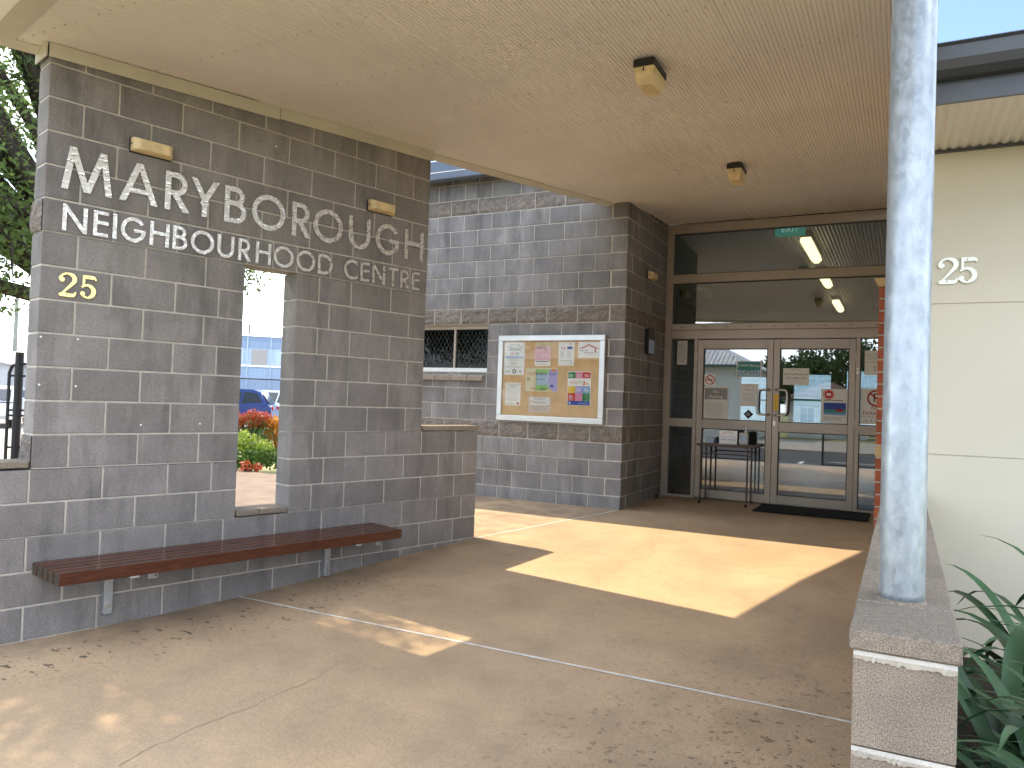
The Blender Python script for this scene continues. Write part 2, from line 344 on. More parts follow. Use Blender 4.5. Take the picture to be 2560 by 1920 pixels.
# ------------------------------------------------------------------ lettering through signed distance fields
class G:
    def __init__(s, wd, n=84, pad=.04):
        s.w = wd; s.pad = pad; s.st = (1+2*pad)/n
        nx = int((wd+2*pad)/s.st)+2; ny = n+2
        s.x, s.y = np.meshgrid(-pad+np.arange(nx)*s.st, -pad+np.arange(ny)*s.st); s.d = np.full(s.x.shape, 9.)
    def add(s, d): s.d = np.minimum(s.d, d)
    def clip(s, y0=0., y1=1., x0=-9, x1=9): s.d = np.maximum.reduce([s.d, y0-s.y, s.y-y1, x0-s.x, s.x-x1])
    def bar(s, x0, y0, x1, y1): return np.maximum.reduce([x0-s.x, s.x-x1, y0-s.y, s.y-y1])
    def line(s, x0, y0, x1, y1, t):
        L_ = math.hypot(x1-x0, y1-y0); nx, ny = -(y1-y0)/L_, (x1-x0)/L_
        a = np.abs((s.x-x0)*nx+(s.y-y0)*ny)-t/2; q = (s.x-x0)*ny-(s.y-y0)*nx
        return np.maximum.reduce([a, -q-t, q-L_-t])
    def ring(s, cx, cy, rx, ry, t):
        r = np.hypot((s.x-cx)/rx, (s.y-cy)/ry); m = min(rx, ry)
        ri = np.hypot((s.x-cx)/(rx-t), (s.y-cy)/(ry-t))
        return np.maximum((r-1)*m, (1-ri)*(m-t))
    def path(s, pts):   # (x,y,r) swept discs
        for (xa, ya, ra), (xb, yb, rb) in zip(pts, pts[1:]):
            for k in range(13):
                f = k/12; s.add(np.hypot(s.x-(xa+(xb-xa)*f), s.y-(ya+(yb-ya)*f))-(ra+(rb-ra)*f))
def contours(g):
    d = g.d; ny, nx = d.shape; d = np.where(np.abs(d) < 1e-6, 1e-6, d); ins = d < 0
    nxt = {}
    def pt(a, b):
        (ja, ia), (jb, ib) = a, b; t = d[ja, ia]/(d[ja, ia]-d[jb, ib]); return (g.x[ja, ia]+t*(g.x[jb, ib]-g.x[ja, ia]), g.y[ja, ia]+t*(g.y[jb, ib]-g.y[ja, ia]))
    P = {}
    for j in range(ny-1):
        for i in range(nx-1):
            c = [(j, i), (j, i+1), (j+1, i+1), (j+1, i)]; s = [ins[q] for q in c]
            if all(s) or not any(s): continue
            outs = []; inn = []
            for k in range(4):
                a, b = c[k], c[(k+1) % 4]
                if s[k] != s[(k+1) % 4]:
                    key = (min(a, b), max(a, b))
                    if key not in P: P[key] = pt(*key)
                    (outs if s[k] else inn).append((k, key))
            if len(outs) == 1: nxt[inn[0][1]] = nxt.get(inn[0][1], []) + [outs[0][1]]
            else:
                for k, key in inn:
                    o = min(outs, key=lambda q: (q[0]-k) % 4); nxt[key] = nxt.get(key, [])+[o[1]]
    loops = []
    while nxt:
        st = next(iter(nxt)); cur = st; lp = []
        while cur in nxt:
            lp.append(P[cur]); q = nxt[cur]; c2 = q.pop()
            if not q: del nxt[cur]
            cur = c2
            if cur == st: break
        if len(lp) > 6: loops.append(lp)
    return loops
def simplify(lp, eps):
    def dp(a):
        if len(a) < 3: return a
        p0, p1 = np.array(a[0]), np.array(a[-1]); v = p1-p0; n = np.hypot(*v)
        q = np.array(a[1:-1])-p0
        ds = np.abs(q[:, 0]*v[1]-q[:, 1]*v[0])/n if n > 1e-9 else np.hypot(q[:, 0], q[:, 1])
        k = int(np.argmax(ds))
        if ds[k] < eps: return [a[0], a[-1]]
        return dp(a[:k+2])[:-1]+dp(a[k+1:])
    h = len(lp)//2
    return dp(lp[:h+1])[:-1]+dp(lp[h:]+[lp[0]])[:-1]
def curve_mesh(loops, scale, ext, m, bev=0.0):
    cu = bpy.data.curves.new('g', 'CURVE'); cu.dimensions = '2D'; cu.fill_mode = 'BOTH'; cu.extrude = ext/2; cu.bevel_depth = bev; cu.bevel_resolution = 1
    for lp in loops:
        sp = cu.splines.new('POLY'); sp.points.add(len(lp)-1); sp.use_cyclic_u = True
        for q, (x, y) in zip(sp.points, lp): q.co = (x*scale, y*scale, 0, 1)
    o = bpy.data.objects.new('g', cu); me = bpy.data.meshes.new_from_object(o)
    bpy.data.objects.remove(o); bpy.data.curves.remove(cu)
    me.transform(Matrix.Translation((0, -ext/2-bev, 0)) @ Matrix.Rotation(rad(90), 4, 'X'))
    me.materials.clear(); me.materials.append(MT[m]); return me
def glyph_mesh(g, scale, ext, m, bev=0.0, eps=.0025): return curve_mesh([simplify(l, eps) for l in contours(g)], scale, ext, m, bev)
def letter(ch, wd, t):
    g = G(wd); a = g.add
    if ch == 'I': a(g.bar(0, 0, wd, 1))
    if ch == 'H': a(g.bar(0, 0, t, 1)); a(g.bar(wd-t, 0, wd, 1)); a(g.bar(0, .5-.02, wd, .5-.02+t*.95))
    if ch == 'E': a(g.bar(0, 0, t, 1)); [a(g.bar(0, y, wd, y+t*.92)) for y in (0, .48, 1-t*.92)]
    if ch == 'T': a(g.bar(wd/2-t/2, 0, wd/2+t/2, 1)); a(g.bar(0, 1-t*.92, wd, 1))
    if ch == 'O': a(g.ring(wd/2, .5, wd/2, .51, t))
    if ch == 'C':
        r = .51; a(np.maximum(g.ring(r, .5, r, .51, t), (g.x-r)*.0+np.where(g.x > r*1.05, .30-np.abs(g.y-.5), -1)))
        g.clip(-.02, 1.02, -1, wd)
    if ch == 'G':
        cut = np.where(g.x > wd*.5, np.minimum(g.y-.5, .80-g.y+(g.x-wd)*.35), -1)
        a(np.maximum(g.ring(wd/2, .5, wd/2, .51, t), cut)); a(np.maximum(g.bar(wd*.52, .40, wd-.01, .40+t*.92), -9+0*g.x))
    if ch == 'U':
        r = wd/2; a(np.maximum(g.ring(r, r, r, r+.01, t), g.y-r)); a(g.bar(0, r, t, 1)); a(g.bar(wd-t, r, wd, 1))
    if ch == 'D':
        a(g.bar(0, 0, t, 1)); rx = .5; cx = wd-rx
        a(np.maximum(g.ring(cx, .5, rx, .5, t), cx-g.x)); a(g.bar(0, 0, cx, t*.95)); a(g.bar(0, 1-t*.95, cx, 1))
    if ch in 'BR':
        a(g.bar(0, 0, t, 1)); ru = .255 if ch == 'B' else .285
        def bowl(y0, y1, xr):
            cy = (y0+y1)/2; ry = (y1-y0)/2; rx = min(ry, xr*.6); cx = xr-rx
            a(np.maximum(g.ring(cx, cy, rx, ry, t*.95), cx-g.x)); a(g.bar(0, y0, cx, y0+t*.92)); a(g.bar(0, y1-t*.92, cx, y1))
        if ch == 'B': bowl(.48, 1, wd*.90); bowl(0, .48+t*.92, wd)
        else:
            bowl(.40, 1, wd*.86); a(np.maximum(g.line(wd*.36, .47, wd-t*.62, -.02, t*1.05), g.y-.46)); g.clip()
    if ch == 'A':
        a(g.line(t*.42, -.05, wd/2-t*.02, 1.0, t)); a(g.line(wd-t*.42, -.05, wd/2+t*.02, 1.0, t)); a(g.bar(wd*.22, .24, wd*.78, .24+t*.85)); g.clip()
    if ch == 'Y':
        a(g.line(wd/2, .44, t*.45, 1.05, t)); a(g.line(wd/2, .44, wd-t*.45, 1.05, t)); a(g.bar(wd/2-t/2, 0, wd/2+t/2, .52)); g.clip()
    if ch == 'N':
        a(g.bar(0, 0, t, .98)); a(g.bar(wd-t, .02, wd, 1)); a(np.maximum(g.line(t*.35, 1.0, wd-t*.35, 0.0, t*1.05), -9+0*g.x)); g.clip(-.02, 1.02, 0, wd)
    if ch == 'M':
        x1, x2, xm = wd*.205, wd*.795, wd*.5
        a(g.line(t*.5, -.05, x1, 1, t)); a(g.line(x1, 1, xm, 0, t)); a(g.line(xm, 0, x2, 1, t)); a(g.line(x2, 1, wd-t*.5, -.05, t)); g.clip(-.01, 1.02)
    return g
def digit2():
    g = G(.70)
    arc = [(.335+.27*math.cos(a), .735+.235*math.sin(a)) for a in [rad(q) for q in (178, 155, 130, 100, 75, 45, 15, -10, -30)]]
    wr = [.055, .036, .035, .042, .058, .072, .078, .074, .066]
    g.path([(x, y, r) for (x, y), r in zip(arc, wr)]); g.add(np.hypot(g.x-.125, g.y-.70)-.095)
    g.path([(arc[-1][0], arc[-1][1], .066), (.44, .46, .05), (.28, .28, .036), (.14, .12, .034), (.10, .06, .034)])
    g.path([(.10, .075, .07), (.25, .085, .078), (.42, .07, .072), (.55, .07, .066)]); g.path([(.55, .07, .066), (.61, .12, .05), (.645, .20, .028)])
    g.clip(0, 1); return g
def digit5():
    g = G(.66)
    g.add(g.bar(.12, .84, .52, .985)); g.path([(.52, .93, .05), (.58, .90, .04), (.615, .82, .024)])
    g.add(g.bar(.12, .5, .195, .95))
    arc = [(.30+.255*math.cos(a), .315+.262*math.sin(a)) for a in [rad(q) for q in (140, 110, 85, 55, 25, 0, -25, -50, -80, -115, -150)]]
    wr = [.03, .036, .05, .066, .078, .08, .076, .064, .046, .036, .04]
    g.path([(x, y, r) for (x, y), r in zip(arc, wr)]); g.add(np.hypot(g.x-.125, g.y-.205)-.088)
    g.clip(0, 1); return g
def textmesh(s, size, align='CENTER'):
    cu = bpy.data.curves.new('t', 'FONT'); cu.body = s; cu.size = size; cu.align_x = align; cu.align_y = 'CENTER'; cu.resolution_u = 2
    o = bpy.data.objects.new('t', cu); me = bpy.data.meshes.new_from_object(o); bpy.data.objects.remove(o); bpy.data.curves.remove(cu)
    me.transform(Matrix.Rotation(rad(90), 4, 'X')); return me

def poster(name, label, cat, org, x0, x1, z0, z1, base, items, group=None, tilt=0, thick=.0006, flip=False):
    """a sheet in the plane y = org.y facing -y; items are in fractions of the sheet"""
    W, H = x1-x0, z1-z0
    o = obj(name, bbox((-W/2, 0, -H/2), (W/2, thick, H/2)), 'p_'+base, None, (org[0]+(x0+x1)/2, org[1], org[2]+(z0+z1)/2))
    o.rotation_euler = (0, tilt, 0); tag(o, label, cat, group)
    for k, it in enumerate(items):
        c = it[-1]; bm = bmesh.new(); y = -.0008-.0003*k
        if it[0] == 'r':
            _, a, b, c0, c1, _c = it
            v = [bm.verts.new(((fx-.5)*W, y, (fz-.5)*H)) for fx, fz in ((a, c0), (b, c0), (b, c1), (a, c1))]; bm.faces.new(v)
        elif it[0] == 'o':
            _, cx, cz, r0, r1, _c = it; n = 28
            ra = [[bm.verts.new(((cx-.5)*W+r*math.cos(2*math.pi*i/n), y, (cz-.5)*H+r*math.sin(2*math.pi*i/n))) for i in range(n)] for r in (r0, r1)] if r0 > 0 else None
            if ra:
                for i in range(n): bm.faces.new((ra[0][i], ra[0][(i+1) % n], ra[1][(i+1) % n], ra[1][i]))
            else: bm.faces.new([bm.verts.new(((cx-.5)*W+r1*math.cos(2*math.pi*i/n), y, (cz-.5)*H+r1*math.sin(2*math.pi*i/n))) for i in range(n)])
        elif it[0] == 'l':
            _, ax, az, bx_, bz, wd, _c = it
            p, q = Vector(((ax-.5)*W, 0, (az-.5)*H)), Vector(((bx_-.5)*W, 0, (bz-.5)*H)); t = (q-p).normalized(); s = Vector((-t.z, 0, t.x))*wd/2
            bm.faces.new([bm.verts.new((u.x, y, u.z)) for u in (p-s, q-s, q+s, p+s)])
        elif it[0] == 't':
            _, s, cx, cz, size, _c = it; me = textmesh(s, size*H)
            wd = max(v.co.x for v in me.vertices)-min(v.co.x for v in me.vertices) if me.vertices else 1
            me.transform(Matrix.Translation(((cx-.5)*W, y, (cz-.5)*H)) @ Matrix.Diagonal((min(1, .94*W/wd)*(-1 if flip else 1), 1, 1, 1))); bm.from_mesh(me); bpy.data.meshes.remove(me)
        elif it[0] == 'x':   # rows of small print
            _, a, b, c0, c1, rows, _c = it; rs = random.Random(k+len(items))
            for j in range(rows):
                zc = c0+(c1-c0)*(j+.5)/rows; hh = (c1-c0)/rows*.38; xa = a; xe = a+(b-a)*rs.uniform(.72, 1)
                while xa < xe-.01:
                    ww = rs.uniform(.04, .13)*(b-a)*1.2; xb = min(xa+ww, xe)
                    bm.faces.new([bm.verts.new(((fx-.5)*W, y, (fz-.5)*H)) for fx, fz in ((xa, zc-hh/2), (xb, zc-hh/2), (xb, zc+hh/2), (xa, zc+hh/2))]); xa = xb+.02*(b-a)
        po = obj('print', bm, 'p_'+c, o)
        if it[0] == 'x': po['kind'] = 'stuff'
    return o

# ================================================================== SETTING
FP = [(-3.0, .0), (3.0, .006), (3.4, .016), (4.06, .045), (4.96, .108), (6.2, .2), (8.26, .30), (9.87, .318), (12, .318)]
def fz(y): return float(np.interp(y, [a for a, b in FP], [b for a, b in FP]))
def ceilz(y): return 3.52+.0535*(y-2.66)

gr = bbox((-400, -400, -1.2), (400, 400, -.16)); tag(obj('ground', gr, 'drygrass'), kind='structure')

# paved forecourt: three slabs with sealed joints
fc = tag(link('forecourt_floor', None), kind='structure')
def slab(xl, xr, y0, y1):
    ys = sorted(set([y0, y1]+[y for y, z in FP if y0 < y < y1]+list(np.arange(math.ceil(y0*2)/2, y1, .5))))
    bm = bmesh.new(); pv = None
    for y in ys:
        z = fz(y); a, b = xl(y), xr(y)
        c = [bm.verts.new(p) for p in ((a, y, z), (b, y, z), (b, y, -.3), (a, y, -.3))]
        if pv:
            for i in range(4): bm.faces.new((pv[i], pv[(i+1) % 4], c[(i+1) % 4], c[i]))
        else: bm.faces.new(c[::-1])
        pv = c
    bm.faces.new(pv); bmesh.ops.recalc_face_normals(bm, faces=bm.faces[:]); return bm
JX = lambda y: -3.535+(y-6.2)*(.705/2.06)          # diagonal joint, low wall end to building corner
wl = lambda y: O1.x+(y-O1.y)*D1.x/D1.y-.01         # sign wall face line
JY = 3.955; GW = .006
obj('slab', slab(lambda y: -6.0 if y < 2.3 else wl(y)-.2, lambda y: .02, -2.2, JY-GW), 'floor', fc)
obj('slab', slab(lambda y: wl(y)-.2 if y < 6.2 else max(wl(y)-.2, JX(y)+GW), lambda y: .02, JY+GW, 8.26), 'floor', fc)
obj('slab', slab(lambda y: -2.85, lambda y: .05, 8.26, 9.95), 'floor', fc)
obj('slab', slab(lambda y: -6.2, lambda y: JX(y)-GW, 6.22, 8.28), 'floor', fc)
def strip(pts, wd, m, dz=-.002, name='joint_sealant'):
    bm = bmesh.new(); prev = None
    for i, p in enumerate(pts):
        a = Vector(pts[max(i-1, 0)]); b = Vector(pts[min(i+1, len(pts)-1)]); t = (b-a); s = Vector((-t.y, t.x)).normalized()*wd*random.uniform(.75, 1.2)/2
        z = fz(p[1])+dz; q = [bm.verts.new((p[0]+s.x, p[1]+s.y, z)), bm.verts.new((p[0]-s.x, p[1]-s.y, z))]
        if prev: bm.faces.new((prev[0], prev[1], q[1], q[0]))
        prev = q
    return obj(name, bm, m, fc)
strip([(-4.2+i*.1, JY+random.uniform(-.001, .001)) for i in range(43)], .024, 'sealant', .0025)
strip([(JX(y), y) for y in np.arange(6.2, 8.27, .08)], .020, 'sealant', .0025)
def crack(p0, p1, n, amp, seed):
    rs = random.Random(seed); pts = []; off = 0
    for i in range(n+1):
        f = i/n; off += rs.uniform(-amp, amp); off *= .9
        pts.append((p0[0]+(p1[0]-p0[0])*f-off*(p1[1]-p0[1])*.5, p0[1]+(p1[1]-p0[1])*f+off*(p1[0]-p0[0])*.5))
    strip(pts, .0022, 'laminate', .0012, 'crack')
crack((-2.07, 7.4), (-1.93, 6.2), 26, .10, 3); crack((-1.93, 6.2), (-2.05, 5.35), 20, .10, 4)
crack((-2.72, 2.0), (-2.73, 3.33), 34, .022, 5)

# garden bed to the right of the low wall, paving right of the shot
tag(obj('garden_bed', bbox((.10, -.2, -.15), (5, 5.1, .12)), 'soil'), kind='structure')
# path and lawn behind the sign wall
tag(obj('path', bbox((-13.5, 2.6, -.14), (-4.75, 10.6, -.02)), 'pathbrown'), kind='structure')
tag(obj('car_park', bbox((-70, 2, -.15), (-13.6, 70, -.05)), 'concrete'), kind='structure')
# street behind the viewer
tag(obj('footpath', bbox((-40, -3.2, -.14), (30, -2.22, -.03)), 'concrete'), kind='structure')
tag(obj('road', bbox((-90, -11.5, -.15), (90, -4.3, -.10)), 'asphalt'), kind='structure')
tag(obj('driveway', bbox((-9, -22, -.15), (3.5, -11.7, -.04)), 'concrete'), kind='structure')
mk = bmesh.new()
for k in range(9): box(mk, (-24+k*5.5, -6.2, -.1), (-22.5+k*5.5, -6.05, -.096))
for k in range(6): box(mk, (-11+k*4.1, -5.5, -.1), (-10.88+k*4.1, -4.5, -.096))
tag(obj('road_marking', mk, 'linepaint'), kind='structure')

# ================================================================== SIGN WALL
SW = thing('sign_wall', 'tall grey block wall with slot opening and lower ends, carrying the metal lettering', 'wall', O1, A1)
END, OL, OR, LOWE = 2.99, 1.29, 1.70, 3.69
def rowjoints(k):
    odd = k % 2 == 1
    if k >= 8: return ([[0, .4, .8, 1.2, 1.6, 2.0, 2.4, 2.8, END]] if odd else [[0, .2, .6, 1.0, 1.4, 1.8, 2.2, 2.6, END]])
    if k == 7: return [[0, .4, .8, 1.1, 1.3, 1.5, 1.7, 2.0, 2.4, 2.8, END]]
    left = [0, .4, .8, 1.1, OL] if odd else [0, .2, .6, 1.0, OL]
    right = [OR, 2.0, 2.4, 2.8] if odd else [OR, 1.9, 2.2, 2.6]
    if k >= 1: return [left, right+[END]]
    if k == 0: return [left, right+[END+.005, 3.4, LOWE]]
    ll = [-.8, -.4] if odd else [-1.0, -.6, -.2]
    rl = [3.2, 3.5, LOWE] if odd else [3.0, 3.4, LOWE]
    if k >= -2: return [ll+(left if odd else left[1:]), right+rl]
    return [ll+([0, .4, .8, 1.2, 1.6, 2.0, 2.4, 2.8, 3.2, 3.5, LOWE] if odd else [.2, .6, 1.0, 1.4, 1.8, 2.2, 2.6, 3.0, 3.4, LOWE])]
for k in range(-5, 13):
    z0 = J0+.2*k; z1 = z0+.2 if k < 12 else z0+.2
    for seg in rowjoints(k):
        for a, b in zip(seg, seg[1:]):
            block(SW, a, b, z0, z1, yoff=random.uniform(-.0008, .0008))
core = bmesh.new(); e = .005; q_ = .0095
for a, b, z0, z1 in ((-1.0, LOWE-q_, -.05, J0-.4), (-1.0, OL-q_, J0-.4, J0-.002), (q_, OL-q_, J0-.002, J0+1.4), (OR+q_, LOWE-q_, J0-.4, J0+.2), (OR+q_, END-q_, J0+.2, J0+1.4), (q_, END-q_, J0+1.4, J0+2.6)):
    box(core, (a, e, z0), (b, .19-e, z1-.004))
obj('mortar', core, 'mortar', SW)
for a, b in ((-1.0, -.6), (-.6, -.2), (-.2, -.004)): block(SW, a, b, J0+.005, J0+.05, 'cap', .20, .006, -.006, name='capping_block')
for a, b in ((3.0, 3.3), (3.3, 3.55), (3.55, LOWE+.008)): block(SW, a, b, J0+.205, J0+.25, 'cap', .205, .006, -.008, name='capping_block')
for a, b in ((OL+.003, 1.47), (1.47, OR-.003)): block(SW, a, b, J0-.395, J0-.35, 'cap', .215, .006, -.012, name='sill_block')
# rough split ends on the left return
for k in (0, 7):
    bm = rough_face(.186, .189, .004, 20+k); o = obj('split_face', bm, 'rough', SW, (-.0045, .188, J0+.2*k+.005), rad(-90))
# cream flashing under the soffit
bm = bmesh.new()
ft = lambda u: ceilz((O1+D1*u).y)
for u0, u1 in ((-.004, 1.5), (1.505, END+.012)):
    v = []
    for y in (-.012, -.006):
        v += [bm.verts.new((u, y, z)) for u, z in ((u0, ft(u0)-.084), (u1, ft(u1)-.092), (u1, ft(u1)-.002), (u0, ft(u0)-.002))]
    for f in ((3, 2, 1, 0), (4, 5, 6, 7), (0, 1, 5, 4), (1, 2, 6, 5), (2, 3, 7, 6), (3, 0, 4, 7)): bm.faces.new([v[i] for i in f])
obj('flashing', bm, 'cream', SW)
bm = bmesh.new(); box(bm, (-.02, -.006, ft(0)-.082), (-.012, .2, ft(0)-.002)); obj('end_flashing', bm, 'cream', SW)
for u, z in ((.024, .775), (.223, .777), (.027, .494), (.223, .492), (.614, .257), (1.002, .265), (1.486, 2.30)):
    bm = bmesh.new(); tube(bm, [(u, .001, J0+z), (u, -.002, J0+z)], .006, 10); obj('wall_plug', bm, 'p_white', SW)

# lettering
R1 = [('M', .088, .377), ('A', .416, .654), ('R', .698, .867), ('Y', .864, 1.068), ('B', 1.106, 1.268), ('O', 1.312, 1.577), ('R', 1.634, 1.803), ('O', 1.818, 2.084), ('U', 2.141, 2.351), ('G', 2.408, 2.656), ('H', 2.713, 2.921)]
R2 = [('N', .105, .242), ('E', .276, .362), ('I', .388, .412), ('G', .436, .588), ('H', .613, .737), ('B', .760, .858), ('O', .881, 1.043), ('U', 1.066, 1.189), ('R', 1.221, 1.322), ('H', 1.354, 1.474), ('O', 1.495, 1.660), ('O', 1.685, 1.846), ('D', 1.871, 2.003), ('C', 2.112, 2.243), ('E', 2.269, 2.356), ('N', 2.387, 2.519), ('T', 2.547, 2.656), ('R', 2.681, 2.782), ('E', 2.806, 2.892)]
def lettering(name, label, rows, z0, h, t):
    th = thing(name, label, 'lettering', O1+N1*.006, A1); cache = {}
    for ch, a, b in rows:
        wd = (b-a)/h; key = (ch, round(wd, 2))
        if key not in cache: cache[key] = glyph_mesh(letter(ch, wd, t), h, .006, 'brushed')
        link('letter', cache[key], th, (a, 0, z0))
lettering('name_lettering', 'large brushed metal capitals of the upper sign line across the block wall', R1, J0+1.672, .254, .145)
lettering('subtitle_lettering', 'smaller brushed metal capitals of the lower sign line above the slot opening', R2, J0+1.42, .155, .148)
g2, g5 = digit2(), digit5()
def number(name, label, m, org, rz, xa, xb, z0, h, yo):
    th = thing(name, label, 'number', org, rz)
    for g, x in ((g2, xa), (g5, xb)):
        d = link('digit', glyph_mesh(g, h, .004, m, .0022, .003), th, (x, yo, z0))
        for zz in (.10, .90):
            bm = bmesh.new(); tube(bm, [(h*.31, -.0085, h*zz), (h*.31, -.0098, h*zz)], .0035, 8); obj('screw', bm, 'p_black', d)
number('brass_number', 'shiny brass house number 25 on the grey block sign wall', 'brass', O1, A1, .101, .216, J0+1.026, .145, -.003)
number('white_number', 'pale metal house number 25 on the cream cladding beside the post', 'whitenum', Vector((0, 5.1, 0)), 0, .167, .268, 2.268, .155, -.004)

# bulkhead lights
def bulkhead(name, label, loc, rot, L_=.262, H_=.095, D_=.085, bd=.022):
    th = thing(name, label, 'light'); th.location = loc; th.rotation_euler = rot; th['group'] = 'bulkhead lights with yellowed covers'
    obj('base', bbox((-L_/2, -bd, -H_/2), (L_/2, 0, H_/2), .006), 'black', th)
    bm = bmesh.new(); a, b = L_/2-.004, H_/2-.004
    rings = [[(-a, -bd, -b), (a, -bd, -b), (a, -bd, b), (-a, -bd, b)], [(-a+.004, -.033-bd, -b+.003), (a-.004, -.033-bd, -b+.003), (a-.004, -.033-bd, b-.003), (-a+.004, -.033-bd, b-.003)], [(-a*.74, -D_, -b*.72), (a*.74, -D_, -b*.72), (a*.74, -D_, b*.72), (-a*.74, -D_, b*.72)]]
    rv = [[bm.verts.new(p) for p in r] for r in rings]
    for p, q in zip(rv, rv[1:]):
        for i in range(4): bm.faces.new((p[i], p[(i+1) % 4], q[(i+1) % 4], q[i]))
    bm.faces.new(rv[-1]); bmesh.ops.recalc_face_normals(bm, faces=bm.faces[:]); bmesh.ops.bevel(bm, geom=[e_ for e_ in bm.edges if len(e_.link_faces) == 2], offset=.004, segments=2, affect='EDGES')
    lens = obj('diffuser', bm, 'lens', th)
    for s in (-1, 1): obj('clip', bbox((s*a-.0015, -.028-bd, -.004), (s*a+.0035*s+.0015, -.004-bd, .004)), 'black', lens)
    return th
def onW1(u, y, z): return O1+D1*u-N1*y+Vector((0, 0, z))
bulkhead('wall_light', 'yellowed bulkhead light above the letters A and R of the sign', onW1(.595, 0, J0+2.035), (0, 0, A1))
bulkhead('wall_light', 'yellowed bulkhead light above the last letters of the sign', onW1(2.44, 0, J0+2.045), (0, 0, A1))
bulkhead('wall_light', 'small bulkhead light on the side wall next to the glazed entrance', (CX, 9.10, 3.10), (0, 0, rad(90)), .25, .10)
cs = math.atan(.0535)
bulkhead('ceiling_light', 'larger nearer bulkhead light under the corrugated soffit', (-1.44, 4.52, ceilz(4.52)-.012), (rad(90), 0, rad(90)), .27, .135, .150, .05)
bulkhead('ceiling_light', 'farther bulkhead light under the corrugated soffit in front of the doors', (-1.42, 7.17, ceilz(7.17)-.012), (rad(90), 0, rad(90)), .27, .135, .150, .05)

# ------------------------------------------------------------------ bench on the sign wall
bn = thing('slatted_bench', 'long dark hardwood slatted bench bracketed to the block wall', 'bench', O1, A1)
for i in range(5):
    y1 = -.03-i*.083; bm = bbox((.03+.004*i, y1-.073, .398), (2.462-.003*i, y1, .466), .004)
    s = obj('slat', bm, 'wood', bn)
    obj('slat_end', bbox((.0285+.004*i, y1-.072, .399), (.0305+.004*i, y1-.001, .465)), 'woodgrey', s)
for u in (.45, 2.045):
    br = obj('bracket', bbox((u-.026, -.045, .092), (u+.026, -.037, .395), .004), 'galvflat', bn)
    obj('web', bbox((u-.026, -.038, .094), (u-.019, 0, .392)), 'galvflat', br)
    obj('arm', bbox((u-.026, -.43, .386), (u+.026, -.002, .3975)), 'galvflat', br)
    for z in (.14, .37):
        bm = bmesh.new(); tube(bm, [(u, -.045, z), (u, -.052, z)], .011, 6); obj('bolt', bm, 'steel', br)
for u in (.61, 2.337):
    tb = obj('tab', bbox((u-.03, -.30, .335), (u+.03, -.293, .40), .003), 'galvflat', bn)
    for dx, dz in ((-.012, .05), (.014, .018)):
        bm = bmesh.new(); tube(bm, [(u+dx, -.3002, .335+dz), (u+dx, -.3012, .335+dz)], .006, 8); obj('hole', bm, 'black', tb)

# ================================================================== BUILDING CORNER (notice wall)
NW = thing('notice_wall', 'grey block building corner with split face bands behind the notice board', 'wall', (CX, CY, 0))
ROUGH = (3, 10, 17)
for k in range(-2, 20):
    z0 = CZ+.2*k; odd = k % 2 != 0
    xs = ([0]+[-.4*i for i in range(1, 11)]) if odd else ([-.2]+[-.2-.4*i for i in range(1, 10)]+[-4.0])
    if k in (7, 8, 9): xs = [x for x in xs if x > -1.8]+[-1.8, -3.4, -4.0]
    for b, a in zip(xs, xs[1:]):
        if k in (7, 8, 9) and a == -3.4: continue
        rk = random.randrange(4) if k in ROUGH else None
        block(NW, a+(.005 if False else 0), b, z0, z0+.2, 'rough' if k in ROUGH else 'block2', rough=rk, yoff=random.uniform(-.002, .001))
    ys = [.2, .6, 1.0, 1.4, 1.66] if odd else [0, .4, .8, 1.2, 1.66]
    for a, b in zip(ys, ys[1:]):
        rk = random.randrange(4) if k in ROUGH else None
        o = block(NW, a, b, z0, z0+.2, 'rough' if k in ROUGH else 'block2', rough=rk)
        o.location = (-random.uniform(0, .001), a+.0055, z0+.0055); o.rotation_euler = (0, 0, rad(90))
core = bmesh.new()
for a, b, z0, z1 in ((-4, -.006, -.1, CZ+1.4), (-1.795, -.006, CZ+1.4, CZ+2.0), (-4, -3.405, CZ+1.4, CZ+2.0), (-4, -.006, CZ+2.0, CZ+4.0)): box(core, (a, .006, z0), (b, .185, z1))
box(core, (-.184, .188, -.1), (-.0055, 1.655, CZ+4.0))
obj('mortar', core, 'mortar', NW)
wn = obj('window', bbox((-3.4, .06, CZ+1.945), (-1.8, .12, CZ+2.0)), 'alu', NW); tag(wn, 'narrow high window with diamond security grille')
for nm, a, b in (('frame_rail', (-3.4, .06, CZ+1.40), (-1.8, .12, CZ+1.45)), ('frame_stile', (-1.812, .062, CZ+1.45), (-1.80, .12, CZ+1.945)), ('mullion', (-2.33, .066, CZ+1.45), (-2.302, .115, CZ+1.945))):
    B(nm, wn, a, b, 'alu_light' if nm == 'frame_rail' else 'alu')
B('pane', wn, (-3.39, .095, CZ+1.45), (-1.812, .10, CZ+1.945), 'glassdark')
bm = bmesh.new(); z0, z1 = CZ+1.45, CZ+1.945; hh = z1-z0
for s in (-1, 1):
    x = -3.4-hh
    while x < -1.8:
        p0 = Vector((x, .07, z0 if s > 0 else z1)); p1 = Vector((x+hh*.62, .07, z1 if s > 0 else z0))
        if p1.x > -3.39 and p0.x < -1.815:
            f0 = max(0, (-3.39-p0.x)/(p1.x-p0.x)); f1 = min(1, (-1.815-p0.x)/(p1.x-p0.x))
            tube(bm, [p0.lerp(p1, f0), p0.lerp(p1, f1)], .0028, 4)
        x += .062
tag(obj('grille', bm, 'blackpaint', wn), kind='stuff')
B('dark_room_panel', wn, (-3.4, .5, CZ+1.2), (-1.7, .52, CZ+2.2), 'black')  # black sheet stands in for the darkness of the unlit room
